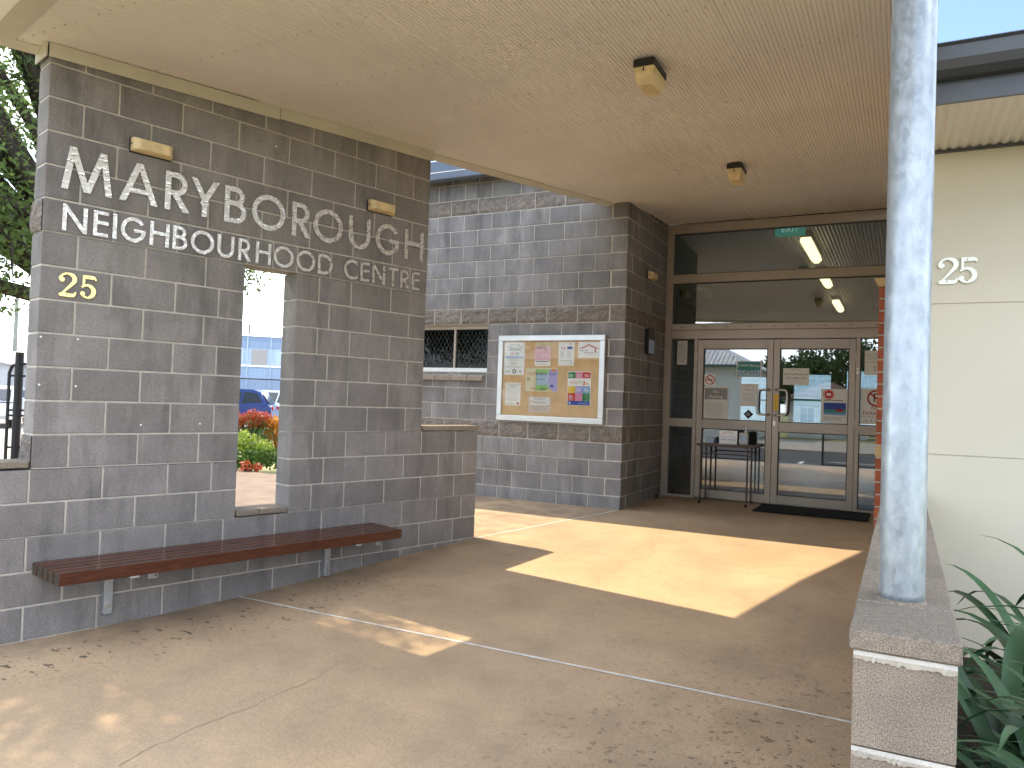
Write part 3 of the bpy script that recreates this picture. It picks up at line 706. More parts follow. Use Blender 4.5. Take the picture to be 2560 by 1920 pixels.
for i in range(7):
    x1 = -1.83-i*.232; bm = bmesh.new(); prismx(bm, [(-.055, CZ+1.29), (-.055, CZ+1.335), (.06, CZ+1.398), (.06, CZ+1.29)], x1-.224, x1)
    obj('sill_block', bm, 'cap', NW)
# roof edge over the notice wall
rf = thing('building_roof', 'blue grey roof edge and gutter above the block building', 'roof', (CX, CY, 0))
B('gutter', rf, (-5.2, -.29, 4.249), (-.55, -.16, 4.349), 'bluefascia', .01)
bm = bmesh.new(); prismx(bm, [(-.16, 4.334), (-.16, 4.294), (3.0, 4.565), (3.0, 4.62)], -5.2, -.55); obj('roof_sheet', bm, 'bluefascia', rf)
B('fascia', rf, (-4.05, .02, 4.446), (-.75, .17, 4.60), 'bluefascia')
# rest of the building mass hidden behind (keeps light out)
bld = thing('office_building', 'grey block office building continuing behind the sign wall', 'building', (CX, CY, 0))
B('wall', bld, (-4.8, .02, -.1), (-4.02, .2, 4.44), 'block2'); B('side_wall', bld, (-4.8, .2, -.1), (-4.6, 9, 4.44), 'block2')

# notice board ------------------------------------------------------
nb = thing('notice_board', 'aluminium framed cork notice board on the grey block wall', 'notice board', (CX, CY, 0))
x0, x1, z0, z1 = -1.618, -.222, CZ+.81, CZ+1.85; fwd = .068
B('cork_panel', nb, (x0+.02, -.022, z0+.02), (x1-.02, -.004, z1-.02), 'cork')
for nm, a, b in (('frame_rail', (x0, -.05, z1-fwd), (x1, -.003, z1)), ('frame_rail', (x0, -.05, z0), (x1, -.003, z0+fwd)), ('frame_stile', (x0, -.0495, z0+fwd), (x0+fwd, -.003, z1-fwd)), ('frame_stile', (x1-fwd, -.0495, z0+fwd), (x1, -.003, z1-fwd))):
    B(nm, nb, a, b, 'alu_light', .006)
B('cover_sheet', nb, (x0+fwd-.01, -.040, z0+fwd-.01), (x1-fwd+.01, -.037, z1-fwd+.01), 'glassclear')
for x in (-1.264, -.573):
    bm = bmesh.new(); tube(bm, [(x, -.05, 1.289), (x, -.054, 1.289)], .011, 12); obj('lock', bm, 'steel', nb)
NBO = (CX, CY-.0235, 0); grp = 'notices pinned on the board'
def notice(label, *a, **k): return poster('notice', label, 'notice', NBO, *a, group=grp, **k)
notice('white notice headed MEETING 2023 at the top left of the board', -1.539, -1.262, 1.815, 2.214, 'white', [('t', 'Maryborough', .5, .93, .065, 'black'), ('t', 'Interagency Network', .5, .865, .062, 'black'), ('t', 'MEETING', .5, .775, .105, 'teal'), ('t', '20', .38, .645, .11, 'red'), ('t', '23', .64, .645, .11, 'blue'), ('r', .06, .94, .5, .57, 'lblue'), ('x', .15, .85, .42, .48, 2, 'lgrey'), ('x', .3, .7, .3, .4, 3, 'lgrey'), ('x', .05, .95, .22, .27, 2, 'lgrey'), ('o', .52, .11, .016, .026, 'black'), ('r', .08, .32, .1, .12, 'grey'), ('o', .82, .11, .0, .016, 'lgrey')])
notice('pink faded flyer in the top row of the board', -1.125, -.917, 1.929, 2.212, 'lpink', [('r', .0, 1, .0, .22, 'white'), ('r', 0, 1, .82, 1, 'cream'), ('l', .35, .86, .5, .92, .004, 'dkred'), ('l', .5, .92, .66, .86, .004, 'dkred'), ('t', 'COMMUNITY', .42, .76, .08, 'black'), ('t', 'Stay', .7, .68, .09, 'dkred'), ('x', .1, .9, .5, .6, 3, 'pink'), ('x', .1, .5, .42, .48, 2, 'grey'), ('x', .1, .9, .3, .36, 2, 'pink'), ('x', .08, .92, .14, .22, 1, 'black'), ('x', .1, .9, .05, .1, 2, 'tan')])
notice('white calendar sheet with small blue box and the year 2023', -.814, -.612, 1.934, 2.210, 'white', [('t', '2023', .76, .92, .08, 'black'), ('t', 'C E F', .3, .92, .07, 'lgrey'), ('r', .55, .88, .71, .82, 'blue'), ('r', .14, .46, .70, .8, 'lpink'), ('x', .12, .42, .34, .62, 7, 'lgrey'), ('x', .55, .85, .34, .62, 7, 'lgrey'), ('r', .1, .9, .2, .22, 'lgrey'), ('o', .84, .1, 0, .006, 'black')])
notice('white card with red house roof logo in the top right of the board', -.565, -.295, 2.028, 2.212, 'white', [('l', .06, .58, .5, .86, .008, 'red'), ('l', .5, .86, .95, .58, .008, 'red'), ('l', .18, .58, .5, .78, .007, 'dkred'), ('l', .5, .78, .84, .58, .007, 'dkred'), ('r', .78, .83, .36, .58, 'red'), ('t', 'Maryborough', .26, .47, .1, 'black'), ('t', 'Neighbourhood Centre', .60, .33, .1, 'black'), ('x', .45, .78, .18, .25, 1, 'lgrey')])
notice('colourful landscape poster with red OUT title in the middle of the board', -1.236, -.812, 1.620, 1.903, 'cream', [('r', .30, .72, .05, .95, 'lgreen'), ('r', .34, .9, .28, .78, 'lblue'), ('r', .72, .99, .02, .95, 'lilac'), ('r', .05, .32, .06, .9, 'cream'), ('t', 'OUT', .18, .74, .2, 'red'), ('t', '& About', .5, .75, .15, 'black'), ('t', '2023', .84, .75, .15, 'blue'), ('x', .04, .16, .42, .62, 4, 'black'), ('t', 'All Days', .45, .52, .12, 'teal'), ('l', .6, .25, .8, .6, .006, 'grey'), ('r', .78, .88, .2, .3, 'blue'), ('t', 'party', .25, .13, .12, 'red'), ('x', .45, .7, .06, .16, 2, 'black'), ('r', .72, .82, .03, .12, 'yellow'), ('l', .1, .93, .18, .97, .004, 'dkred'), ('r', .8, .93, .86, .96, 'orange')], tilt=.006)
notice('poster of bright coloured squares with the word YOUTH', -.683, -.392, 1.468, 1.868, 'white', [('r', .02, .34, .80, .98, 'green'), ('r', .34, .66, .80, .98, 'pink'), ('r', .66, .98, .80, .98, 'red'), ('t', 'YOU', .24, .67, .13, 'orange'), ('t', 'TH', .52, .67, .13, 'lgreen'), ('l', .68, .6, .76, .7, .014, 'red'), ('l', .76, .6, .68, .72, .01, 'orange'), ('o', .86, .64, 0, .012, 'orange'), ('r', .02, .34, .36, .57, 'yellow'), ('r', .34, .66, .36, .57, 'lilac'), ('r', .66, .98, .36, .57, 'sky'), ('r', .02, .34, .14, .36, 'red'), ('r', .34, .66, .14, .36, 'pink'), ('r', .66, .98, .14, .36, 'green'), ('r', .02, .98, .01, .135, 'blue'), ('r', .08, .14, .05, .09, 'white'), ('x', .07, .3, .83, .92, 3, 'white'), ('x', .4, .62, .83, .92, 3, 'white'), ('x', .72, .95, .83, .92, 3, 'white'), ('x', .07, .3, .17, .3, 4, 'white'), ('x', .4, .62, .4, .52, 4, 'white'), ('x', .72, .95, .4, .52, 4, 'white'), ('x', .5, .92, .04, .09, 2, 'lblue')], tilt=-.01)
notice('white letter in script type at the lower left of the board', -1.51, -1.30, 1.441, 1.722, 'paper', [('t', 'Christmas', .5, .88, .09, 'grey'), ('t', 'Project', .5, .78, .09, 'grey'), ('x', .1, .9, .42, .68, 8, 'lgrey'), ('x', .1, .9, .2, .38, 6, 'lgrey'), ('o', .15, .92, 0, .014, 'lpink'), ('o', .85, .1, 0, .014, 'red'), ('x', .2, .7, .06, .12, 1, 'tan'), ('o', .84, .93, 0, .007, 'black')])
notice('pale pink certificate like flyer at the bottom centre of the board', -1.188, -.895, 1.369, 1.560, 'ltan', [('r', .05, .95, .45, .95, 'paper'), ('t', 'Free Legal Service', .5, .86, .1, 'black'), ('t', 'Dental Assistance', .5, .62, .13, 'dkred'), ('x', .12, .88, .12, .42, 5, 'tan'), ('o', .12, .7, 0, .008, 'red'), ('r', .84, .9, .4, .46, 'dkred')])

# plaque box on the side wall
pb = thing('brochure_box', 'dark wall box holding a pale sheet beside the entrance', 'brochure box', (CX, 9.12, 0), rad(90))
B('case', pb, (-.13, -.05, 2.13), (.13, 0, 2.44), 'blackpaint', .01)
B('sheet', pb, (-.11, -.053, 2.14), (.11, -.051, 2.31), 'p_lblue')
ds = thing('door_stop', 'small dark door stop on the paving by the side wall', 'door stop', (CX+.06, 9.5, fz(9.5)))
bm = bmesh.new(); lathe(bm, (0, 0, 0), [(.03, 0), (.03, .012), (.016, .018), (.018, .05), (.012, .06)], 12); obj('stud', bm, 'black', ds)

# ================================================================== AWNING
aw = thing('entrance_awning', 'cream corrugated soffit awning covering the forecourt entrance', 'awning')
E0 = Vector((-4.66, 2.53)); FD = Vector((math.sin(A1), -math.cos(A1)))    # front edge direction
def yfront(x): return E0.y+(x-E0.x)*FD.y/FD.x
def yback(x):
    if x < -3.08: return E0.y+(x-E0.x)*D1.y/D1.x
    return 8.255 if x < CX else 9.866
XR = .075; P = .0246; AMP = .0095
laps = [-4.66, -4.15, -3.34, -2.525, -1.715, -.905, -.095, XR]
for a, b in zip(laps, laps[1:]):
    bm = bmesh.new(); prev = None; xs = [a, b]; k0 = math.ceil(a/P); k = k0-1
    while k*P < b:
        xs += [v for v in ((k+f)*P for f in (.02, .10, .17, .25, .34, .68, .92)) if a < v < b]; k += 1
    xs = sorted(xs)
    if a < CX < b: xs = sorted(xs+[CX, CX-.0005])
    if a < -3.08 < b: xs = sorted(xs+[-3.08])
    for x in xs:
        ph = (x/P) % 1; dz = AMP*max(0, 1-abs(ph-.17)/.17)**.7+.0012*math.cos(2*math.pi*(ph-.67))-.0012+.007*(x-a)/(b-a)
        y0, y1 = yfront(x), yback(x)
        if y1-y0 < .003: y1 = y0+.003
        q = [bm.verts.new((x, y, ceilz(y)+dz)) for y in np.linspace(y0, y1, 4)]
        if prev:
            for j in range(3): bm.faces.new((prev[j], q[j], q[j+1], prev[j+1])).smooth = True
        prev = q
    me = mesh('ceiling_sheet', bm, 'ceil', True); link('ceiling_sheet', me, aw)
bm = bmesh.new()
for ys in (2.2, 2.55, 3.22, 3.91, 4.63, 5.40, 6.405, 7.2, 8.0, 8.9, 9.6):
    x = -4.6
    while x < XR-.02:
        if yfront(x)+.03 < ys < yback(x)-.03:
            lathe(bm, (x, ys, ceilz(ys)-.0035), [(.0028, -.0025), (.0042, 0), (.0042, .006)], 6)
        x += .0984
tag(obj('screws', bm, 'p_ltan', aw), kind='stuff')
# roof deck above, edge trims and front gutter
def sweep(name, p0, p1, prof, m, zf):
    """profile (offset outward, dz) swept from p0 to p1, outward = right-hand normal"""
    p0, p1 = Vector(p0), Vector(p1); t = (p1-p0).normalized(); nrm = Vector((t.y, -t.x)); bm = bmesh.new(); rings = []
    for p in (p0, p1): rings.append([bm.verts.new((p.x+nrm.x*o, p.y+nrm.y*o, zf(p.y)+dz)) for o, dz in prof])
    n = len(prof)
    for i in range(n): bm.faces.new((rings[0][i], rings[0][(i+1) % n], rings[1][(i+1) % n], rings[1][i]))
    bm.faces.new(rings[0]); bm.faces.new(rings[1][::-1]); bmesh.ops.recalc_face_normals(bm, faces=bm.faces[:])
    return obj(name, bm, m, aw)
F0 = (E0.x, E0.y); F1 = (XR+.06, yfront(XR+.06)); LB = (-3.015, 8.255)
sweep('front_trim', F0, F1, [(-.004, -.012), (.13, -.03), (.13, .02), (-.004, .03)], 'cream', ceilz)
sweep('front_gutter', (E0.x-.1, E0.y+.027), F1, [(.131, -.028), (.24, -.028), (.26, .0), (.26, .13), (.245, .13), (.24, .02), (.131, .02)], 'p_white', ceilz)
sweep('side_trim', LB, (E0.x-.03, E0.y-.10), [(-.012, -.008), (.075, -.03), (.075, .16), (.065, .16), (.06, .02), (-.012, .01)], 'cream', ceilz)
sweep('right_trim', (XR, yfront(XR)), (XR, 9.86), [(-.003, -.008), (.045, -.008), (.045, .16), (-.003, .16)], 'cream', ceilz)
bm = bmesh.new(); poly = [(E0.x-.07, E0.y), (XR+.05, yfront(XR)), (XR+.05, 12), (-2.7, 12), (-2.7, 8.25), (-3.14, 8.25)]
a = [bm.verts.new((x, y, ceilz(y)+.10)) for x, y in poly]; b = [bm.verts.new((x, y, ceilz(y)+.16)) for x, y in poly]
bm.faces.new(a[::-1]); bm.faces.new(b)
for i in range(6): bm.faces.new((a[i], a[(i+1) % 6], b[(i+1) % 6], b[i]))
obj('roof_deck', bm, 'bluefascia', aw)
# closing beam between door head and deck
ring_bm = bmesh.new(); tube(ring_bm, [(-1.994, 7.094, ceilz(7.094)-.004), (-1.994, 7.094, ceilz(7.094)-.009)], .022, 20)
tag(obj('ceiling_sensor', ring_bm, 'ceil'), 'small round cover plate on the soffit between the two ceiling lights', 'sensor')

# ================================================================== LOW WALL AND POST
lw = thing('low_wall', 'low coarse block wall with flat capping under the steel post', 'wall', (0, 0, 0))
XL, XRr = -.082, .108
for k in range(5):
    z1 = 1.003-.2*k; z0 = z1-.2
    ysj = [1.75]+list(np.arange(1.95 if k % 2 else 2.15, 5.0, .4))+[5.09]
    for y0, y1 in zip(ysj, ysj[1:]):
        key = ('lw', round(y1-y0, 3))
        if key not in _bc: _bc[key] = mesh('block', bbox((0, 0, 0), (XRr-XL, y1-y0-.012, .187), .005), 'nearblock')
        link('block', _bc[key], lw, (XL, y0 + (0 if y0 == 1.75 else .006), z0+.004))
cb = bmesh.new(); box(cb, (XL+.006, 1.756, -.05), (XRr-.006, 5.085, 1.006)); obj('mortar', cb, 'mortar', lw)
# ragged mortar squeezed out on the near face
for z in (1.0, .803):
    bm = bmesh.new(); n = 40; a = []; b = []; c = []; d = []
    for i in range(n+1):
        x = XL+.001+(XRr-XL-.002)*i/n; lo = z-.010-random.uniform(0, .007)
        a.append(bm.verts.new((x, 1.7475, lo))); b.append(bm.verts.new((x, 1.7455-random.uniform(0, .003), z-.002))); c.append(bm.verts.new((x, 1.748, z+.006))); 
    for i in range(n): bm.faces.new((a[i], a[i+1], b[i+1], b[i])); bm.faces.new((b[i], b[i+1], c[i+1], c[i]))
    obj('mortar_bead', bm, 'mortar', lw)
ysj = [1.742, 2.02]+[2.02+.2*i for i in range(1, 15)]+[5.09]
for y0, y1 in zip(ysj, ysj[1:]):
    key = ('cap', round(y1-y0, 3))
    if key not in _bc: _bc[key] = mesh('capping_block', bbox((0, 0, 0), (.205, y1-y0-.005, .043), .004), 'cap')
    link('capping_block', _bc[key], lw, (-.09, y0, 1.0075))
sp = thing('steel_post', 'round galvanised steel post standing on the low block wall', 'post', (.006, 2.078, 1.0505))
bm = bmesh.new(); tube(bm, [(0, 0, 0), (0, 0, .02), (0, 0, 2.55)], .0505, 40); pt = obj('tube', bm, 'galv', sp, smooth=False)
for p in pt.data.polygons: p.use_smooth = abs(p.normal.z) < .5
bm = bmesh.new(); lathe(bm, (0, 0, 0), [(.056, 0), (.0535, .004), (.0508, .006)], 32); obj('grout', bm, 'cap', sp)

# ================================================================== CREAM WALL
cw = thing('cream_wall', 'cream panel clad wall with charcoal gutter on the right', 'wall', (0, 5.1, 0))
for z0, z1 in ((-.1, 1.261), (1.271, 2.147), (2.157, 3.055)):
    for xa, xb in ((.03, 1.225), (1.235, 2.43), (2.44, 3.6)):
        B('panel', cw, (xa, 0, z0), (xb, .012, z1), 'panel', .001)
B('backing', cw, (.035, .008, -.1), (3.6, .16, 3.3), 'panel')
for x, z in ((.345, 2.62), (.345, 2.215), (.345, 2.10), (.345, 1.68), (.34, 1.32), (.345, 1.21), (.345, .7), (.72, 2.95), (.345, 2.95)):
    bm = bmesh.new(); tube(bm, [(x, .0, z), (x, -.0015, z)], .008, 10); obj('fixing', bm, 'panel', cw)
B('return_wall', cw, (.035, .16, -.1), (.20, 4.8, 3.7), 'panel')
# soffit and gutter
bm = bmesh.new(); prev = None; n = 420
for i in range(n+1):
    x = -.02+3.6*i/n; dz = .006*math.sin(2*math.pi*x/.05)
    q = [bm.verts.new((x, -.80, 3.066+dz)), bm.verts.new((x, .0, 3.066+dz))]
    if prev: bm.faces.new((prev[0], q[0], q[1], prev[1])).smooth = True
    prev = q
obj('soffit_sheet', bm, 'ceil', cw)
B('soffit_bead', cw, (.03, -.02, 3.045), (3.6, -.002, 3.0595), 'charcoal')
B('fascia', cw, (-.02, -.815, 3.05), (3.6, -.795, 3.20), 'charcoal')
bm = bmesh.new(); prof = [(-.816, 3.155), (-.86, 3.16), (-.905, 3.185), (-.925, 3.225), (-.925, 3.29), (-.94, 3.302), (-.925, 3.312), (-.91, 3.302), (-.91, 3.23), (-.895, 3.20), (-.86, 3.178), (-.816, 3.175)]
prismx(bm, prof, -.02, 3.6); obj('gutter', bm, 'charcoal', cw)
bm = bmesh.new(); prismx(bm, [(-.82, 3.30), (-.82, 3.26), (4.8, 3.75), (4.8, 3.79)], -.02, 3.6); obj('roof_sheet', bm, 'charcoal', cw)
B('side_barge', cw, (-.022, -.79, 3.08), (-.004, .0, 3.27), 'charcoal')

# red brick pier by the doors
bp = thing('brick_pier', 'narrow red brick pier with a cream band glimpsed left of the post', 'pier', (0, 5.97, 0))
for i in range(24):
    z0 = .322+.0868*i
    B('brick', bp, (-.166, 0, z0), (-.062, .11, z0+.0768), 'brickcream' if i == 10 else 'brickred', .004)
    B('brick', bp, (-.052, .001, z0), (.06, .111, z0+.0768), 'brickcream' if i == 10 else 'brickred', .004)
B('mortar', bp, (-.162, .004, .2), (.058, .107, 2.395), 'mortar')
bm = bmesh.new(); prism(bm, [(-.168, 2.40), (.06, 2.40), (.06, 2.462), (-.198, 2.462), (-.186, 2.44)], -.004, .115); obj('cap', bm, 'brickcream', bp)

# ================================================================== GLAZED ENTRANCE
YD = 9.87
ge = thing('glazed_entrance', 'brown aluminium glazed shopfront with transom windows around the double doors', 'shopfront', (0, YD, 0))
def rail(nm, x0, x1, z0, z1, par=ge, y0=-.02, y1=.08, m='alu', bev=.003): return B(nm, par, (x0, y0, z0), (x1, y1, z1), m, bev)
rail('header', -2.828, -.04, 3.775, 3.895, y0=-.03)
rail('jamb', -2.828, -2.735, .318, 3.775); rail('jamb', -.15, -.04, .318, 3.775)
rail('transom_rail', -2.735, -.15, 3.12, 3.235)
rail('transom_sill', -2.735, -.15, 2.502, 2.58, y0=-.035); rail('door_head', -2.735, -.15, 2.385, 2.50, y0=-.015)
for i in range(9): B('drain_slot', ge, (-2.62+i*.29, -.0362, 2.535), (-2.575+i*.29, -.0352, 2.541), 'black')
rail('mullion', -2.43, -2.386, .318, 2.385); rail('mullion', -.504, -.456, .318, 2.385)
rail('side_rail', -2.735, -2.43, 1.235, 1.345); rail('side_rail', -.456, -.15, 1.235, 1.345)
rail('bottom_rail', -2.735, -2.43, .318, .352); rail('bottom_rail', -.456, -.15, .318, .352)
def pane(x0, x1, z0, z1, par=ge):
    o = B('pane', par, (x0-.004, .026, z0-.004), (x1+.004, .032, z1+.004), 'glass'); bm = bmesh.new(); g = .009
    for a, b in (((x0, 0, z1-g), (x1, .025, z1)), ((x0, 0, z0), (x1, .025, z0+g)), ((x0, .0005, z0+g), (x0+g, .0245, z1-g)), ((x1-g, .0005, z0+g), (x1, .0245, z1-g))): box(bm, a, b)
    obj('gasket', bm, 'black', o); return o
pane(-2.735, -.15, 3.235, 3.775); pane(-2.735, -.15, 2.58, 3.12)
for a, b in ((-2.735, -2.43), (-.456, -.15)): pane(a, b, 1.345, 2.385); pane(a, b, .352, 1.235)
def door(x0, x1, lab, hs):
    d = thing('glass_door', lab, 'door', (0, YD, 0)); d['group'] = 'double entrance doors'
    rail('stile', x0, x0+.075, .335, 2.374, d, -.012, .06); rail('stile', x1-.07, x1, .335, 2.374, d, -.012, .06)
    for z0, z1, nm in ((2.258, 2.374, 'top_rail'), (1.228, 1.345, 'lock_rail'), (.335, .442, 'bottom_rail')): rail(nm, x0+.075, x1-.07, z0, z1, d, -.0105, .0585)
    pane(x0+.075, x1-.07, 1.345, 2.258, d); pane(x0+.075, x1-.07, .442, 1.228, d)
    s = hs; xs = x1-.035 if s < 0 else x0+.035
    for yy, sg in ((-.012, -1), (.062, 1)):
        bm = bmesh.new(); o = .055*sg
        pts = [(xs, yy, 1.742), (xs+.004*s, yy+o*.7, 1.744), (xs+.03*s, yy+o, 1.746), (xs+.11*s, yy+o, 1.742), (xs+.132*s, yy+o, 1.728), (xs+.14*s, yy+o, 1.70), (xs+.14*s, yy+o, 1.475), (xs+.132*s, yy+o, 1.447), (xs+.11*s, yy+o, 1.433), (xs+.03*s, yy+o, 1.430), (xs+.004*s, yy+o*.7, 1.431), (xs, yy, 1.433)]
        tube(bm, pts, .0125, 10); obj('pull_handle', bm, 'steel' if sg < 0 else 'laminate', d, smooth=True)
    xo = x0 if s < 0 else x1
    for z in (.62, 1.36, 2.16): B('hinge', d, (xo-.008, -.022, z-.05), (xo+.008, -.012, z+.05), 'alu')
    return d
dl = door(-2.383, -1.4425, 'left glass entrance door with the open sign and table in front', -1)
dr = door(-1.4375, -.507, 'right glass entrance door with the toilets notice and pull plate', 1)
B('lock', dr, (-1.425, -.0155, 1.30), (-1.40, -.012, 1.357), 'alu_light')
pl = poster('pull_plate', 'gold plate reading PULL on the right door stile', 'door plate', (0, YD-.0135, 0), -1.423, -1.37, 1.49, 1.69, 'white', [('r', 0, 1, 0, 1, 'yellow')]+[('t', c, .5, .85-.235*i, .2, 'black') for i, c in enumerate('PULL')], thick=.001)
db = thing('door_bell', 'small white push button on the right mullion', 'door bell', (-.48, YD-.0205, 1.99)); B('plate', db, (-.017, -.006, -.04), (.017, 0, .04), 'p_white', .002)
bm = bmesh.new(); tube(bm, [(0, -.006, 0), (0, -.009, 0)], .007, 10); obj('button', bm, 'black', db)
# sheets stuck behind the glass (flush with the inner face)
GO = (0, YD+.0245, 0)
def sheet(nm, label, *a, **k): return poster(nm, label, 'sign', GO, *a, **k)
sheet('open_sign', 'green and white Come in we are open sign on the left door', -1.891, -1.59, 1.90, 2.103, 'white', [('r', .03, .97, .04, .96, 'teal'), ('r', .06, .94, .08, .44, 'lblue'), ('t', 'Come in', .34, .74, .26, 'white'), ('t', "WE'RE", .76, .68, .18, 'white'), ('t', 'OPEN', .5, .29, .42, 'green')])
sheet('no_smoking_sign', 'small no smoking sign with red ring on the left door', -2.298, -2.15, 1.782, 1.928, 'white', [('r', .2, .68, .46, .54, 'black'), ('r', .71, .76, .46, .54, 'grey'), ('o', .5, .5, .05, .062, 'red'), ('l', .22, .78, .78, .22, .011, 'red')])
sheet('no_parking_sheet', 'laminated No Parking sheet under the no smoking sign', -2.30, -1.985, 1.356, 1.771, 'paper', [('r', .04, .96, .60, .95, 'grey'), ('t', 'No', .5, .84, .14, 'white'), ('t', 'Parking', .5, .68, .14, 'white'), ('x', .1, .9, .1, .5, 8, 'lgrey')])
sheet('hours_notice', 'pale printed notice below the open sign on the left door', -1.837, -1.617, 1.529, 1.815, 'paper', [('l', .25, .88, .5, .95, .004, 'dkred'), ('l', .5, .95, .78, .88, .004, 'dkred'), ('t', 'Welcome', .5, .74, .1, 'grey'), ('x', .15, .85, .2, .6, 7, 'lgrey')])
dm = sheet('diamond_sticker', 'dark diamond NO sticker low on the left door glass', -1.775, -1.69, 1.387, 1.472, 'black', [('t', 'NO', .5, .62, .3, 'white'), ('x', .2, .8, .3, .5, 3, 'white')]); dm.rotation_euler = (0, rad(45), 0)
for c in dm.children: c.rotation_euler = (0, rad(-45), 0)
sheet('toilets_notice', 'notice saying our toilets are not for public use', -1.327, -1.025, 1.81, 2.017, 'paper', [('l', .3, .86, .5, .93, .004, 'dkred'), ('l', .5, .93, .7, .84, .004, 'dkred'), ('t', 'OUR TOILETS ARE NOT', .5, .63, .15, 'black'), ('t', 'FOR PUBLIC USE!!', .5, .42, .15, 'black'), ('x', .08, .92, .28, .33, 1, 'grey'), ('x', .2, .8, .1, .2, 2, 'lgrey')])
sheet('cafe_poster', 'poster with red cup badge and blue picture on the right door', -.883, -.573, 1.358, 1.77, 'paper', [('o', .28, .84, 0, .062, 'red'), ('o', .28, .84, .05, .055, 'white'), ('r', .2, .36, .8, .88, 'white'), ('x', .1, .9, .64, .7, 1, 'black'), ('r', .1, .9, .24, .60, 'blue'), ('r', .12, .88, .26, .40, 'teal'), ('r', .55, .8, .34, .42, 'dkred'), ('r', .1, .9, .24, .3, 'sky'), ('x', .1, .9, .08, .2, 3, 'grey')])
sheet('reversed_sheet', 'pair of pale sheets with reversed numbers in the right sidelight', -.411, -.20, 1.944, 2.235, 'paper', [('r', .0, 1, .50, .53, 'lgrey'), ('t', '21', .62, .25, .3, 'blue'), ('x', .1, .9, .6, .9, 5, 'lgrey')], flip=True)
sheet('no_parking_sign', 'large NO PARKING sign with crossed P in the right sidelight', -.444, -.16, 1.366, 1.786, 'paper', [('t', 'P', .58, .73, .36, 'black'), ('o', .58, .73, .078, .098, 'dkred'), ('l', .35, .86, .81, .60, .018, 'dkred'), ('t', 'NO', .58, .45, .15, 'dkred'), ('t', 'PARKING', .55, .30, .15, 'dkred'), ('r', .02, .98, .195, .205, 'grey'), ('t', 'x x x x', .5, .1, .16, 'grey')])
sheet('curled_sheet', 'grey printed sheet at the top of the left sidelight', -2.665, -2.532, 2.05, 2.367, 'lgrey', [('x', .1, .9, .1, .9, 9, 'grey')])

# doormat, table and its things
obj_m = tag(obj('door_mat', bbox((-1.525, 9.12, .3175), (-.31, 9.83, .330), .004), 'mat'), 'black rubber mat in front of the right door', 'door mat')
tb = thing('folding_table', 'narrow brown folding table standing in front of the left door', 'table', (0, 0, 0))
bm = bbox((-2.27, 9.43, 1.022), (-1.56, 9.80, 1.052), .012, 2); obj('table_top', bm, 'laminate', tb)
for x in (-2.215, -1.655):
    lg = bmesh.new(); tube(lg, [(x, 9.47, 1.022), (x, 9.47, .35), (x, 9.43, .322)], .011, 8); obj('leg', lg, 'tablemetal', tb)
    lg = bmesh.new(); tube(lg, [(x, 9.76, 1.022), (x, 9.76, .35), (x, 9.80, .335)], .011, 8); obj('leg', lg, 'tablemetal', tb)
    for y, z in ((9.425, .322), (9.805, .334)):
        bm = bmesh.new(); lathe(bm, (x, y, z-.010), [(.016, 0), (.016, .02), (.011, .026)], 10); obj('foot', bm, 'black', tb)
    lg = bmesh.new(); tube(lg, [(x, 9.47, .92), (x, 9.76, .92)], .008, 6); obj('stretcher', lg, 'tablemetal', tb)
lg = bmesh.new(); tube(lg, [(-2.215, 9.47, .93), (-1.655, 9.47, .93)], .008, 6); obj('stretcher', lg, 'tablemetal', tb)
cd = poster('sanitiser_card', 'folded white card asking visitors to sanitise, standing on the table', 'sign', (0, 9.55, 0), -2.014, -1.797, 1.053, 1.22, 'white', [('l', .2, .78, .5, .93, .004, 'dkred'), ('l', .5, .93, .8, .78, .004, 'dkred'), ('t', 'Please Sanitise', .5, .55, .17, 'lilac'), ('t', 'before entering', .5, .35, .17, 'blue')], thick=.002)
jg = thing('sanitiser_jug', 'translucent plastic jug with pump top on the table', 'jug', (-1.725, 9.60, 1.053))
bm = bbox((-.055, -.04, 0), (.055, .04, .15), .018, 2); obj('body', bm, 'p_lgrey', jg); B('label', jg, (-.035, -.0415, .04), (.035, -.0405, .11), 'p_lblue')
bm = bmesh.new(); lathe(bm, (.02, 0, .15), [(.016, 0), (.016, .02), (.006, .024), (.006, .05), (.012, .052), (.012, .06)], 10); obj('pump', bm, 'p_white', jg)
tx = thing('tissue_box', 'small pale blue box at the left end of the table', 'box', (-2.137, 9.62, 1.053)); B('carton', tx, (-.05, -.04, 0), (.05, .04, .06), 'p_lblue', .002)

# ================================================================== LOBBY BEHIND THE GLASS
lb = thing('entrance_lobby', 'dim lobby seen through the entrance glass', 'room')
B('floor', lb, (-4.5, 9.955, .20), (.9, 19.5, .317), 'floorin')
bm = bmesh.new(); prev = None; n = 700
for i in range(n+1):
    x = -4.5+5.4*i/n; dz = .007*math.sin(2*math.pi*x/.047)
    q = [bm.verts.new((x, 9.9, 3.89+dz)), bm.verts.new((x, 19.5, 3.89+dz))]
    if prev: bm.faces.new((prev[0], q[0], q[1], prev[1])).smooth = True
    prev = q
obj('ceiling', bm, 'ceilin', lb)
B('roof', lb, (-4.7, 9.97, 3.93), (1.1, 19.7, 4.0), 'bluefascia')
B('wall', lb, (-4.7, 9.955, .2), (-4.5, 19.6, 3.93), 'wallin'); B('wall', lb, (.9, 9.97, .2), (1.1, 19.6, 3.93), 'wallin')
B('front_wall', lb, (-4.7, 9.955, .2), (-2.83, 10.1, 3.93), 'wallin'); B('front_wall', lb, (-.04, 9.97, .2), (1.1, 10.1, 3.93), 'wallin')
yb = 19.5
wins = [(-3.63, -2.96, 1.15, 2.29), (-2.37, -1.53, 1.15, 2.37), (-1.19, -.10, 1.15, 2.47)]
xs = [-4.5]+[v for a in wins for v in a[:2]]+[.9]
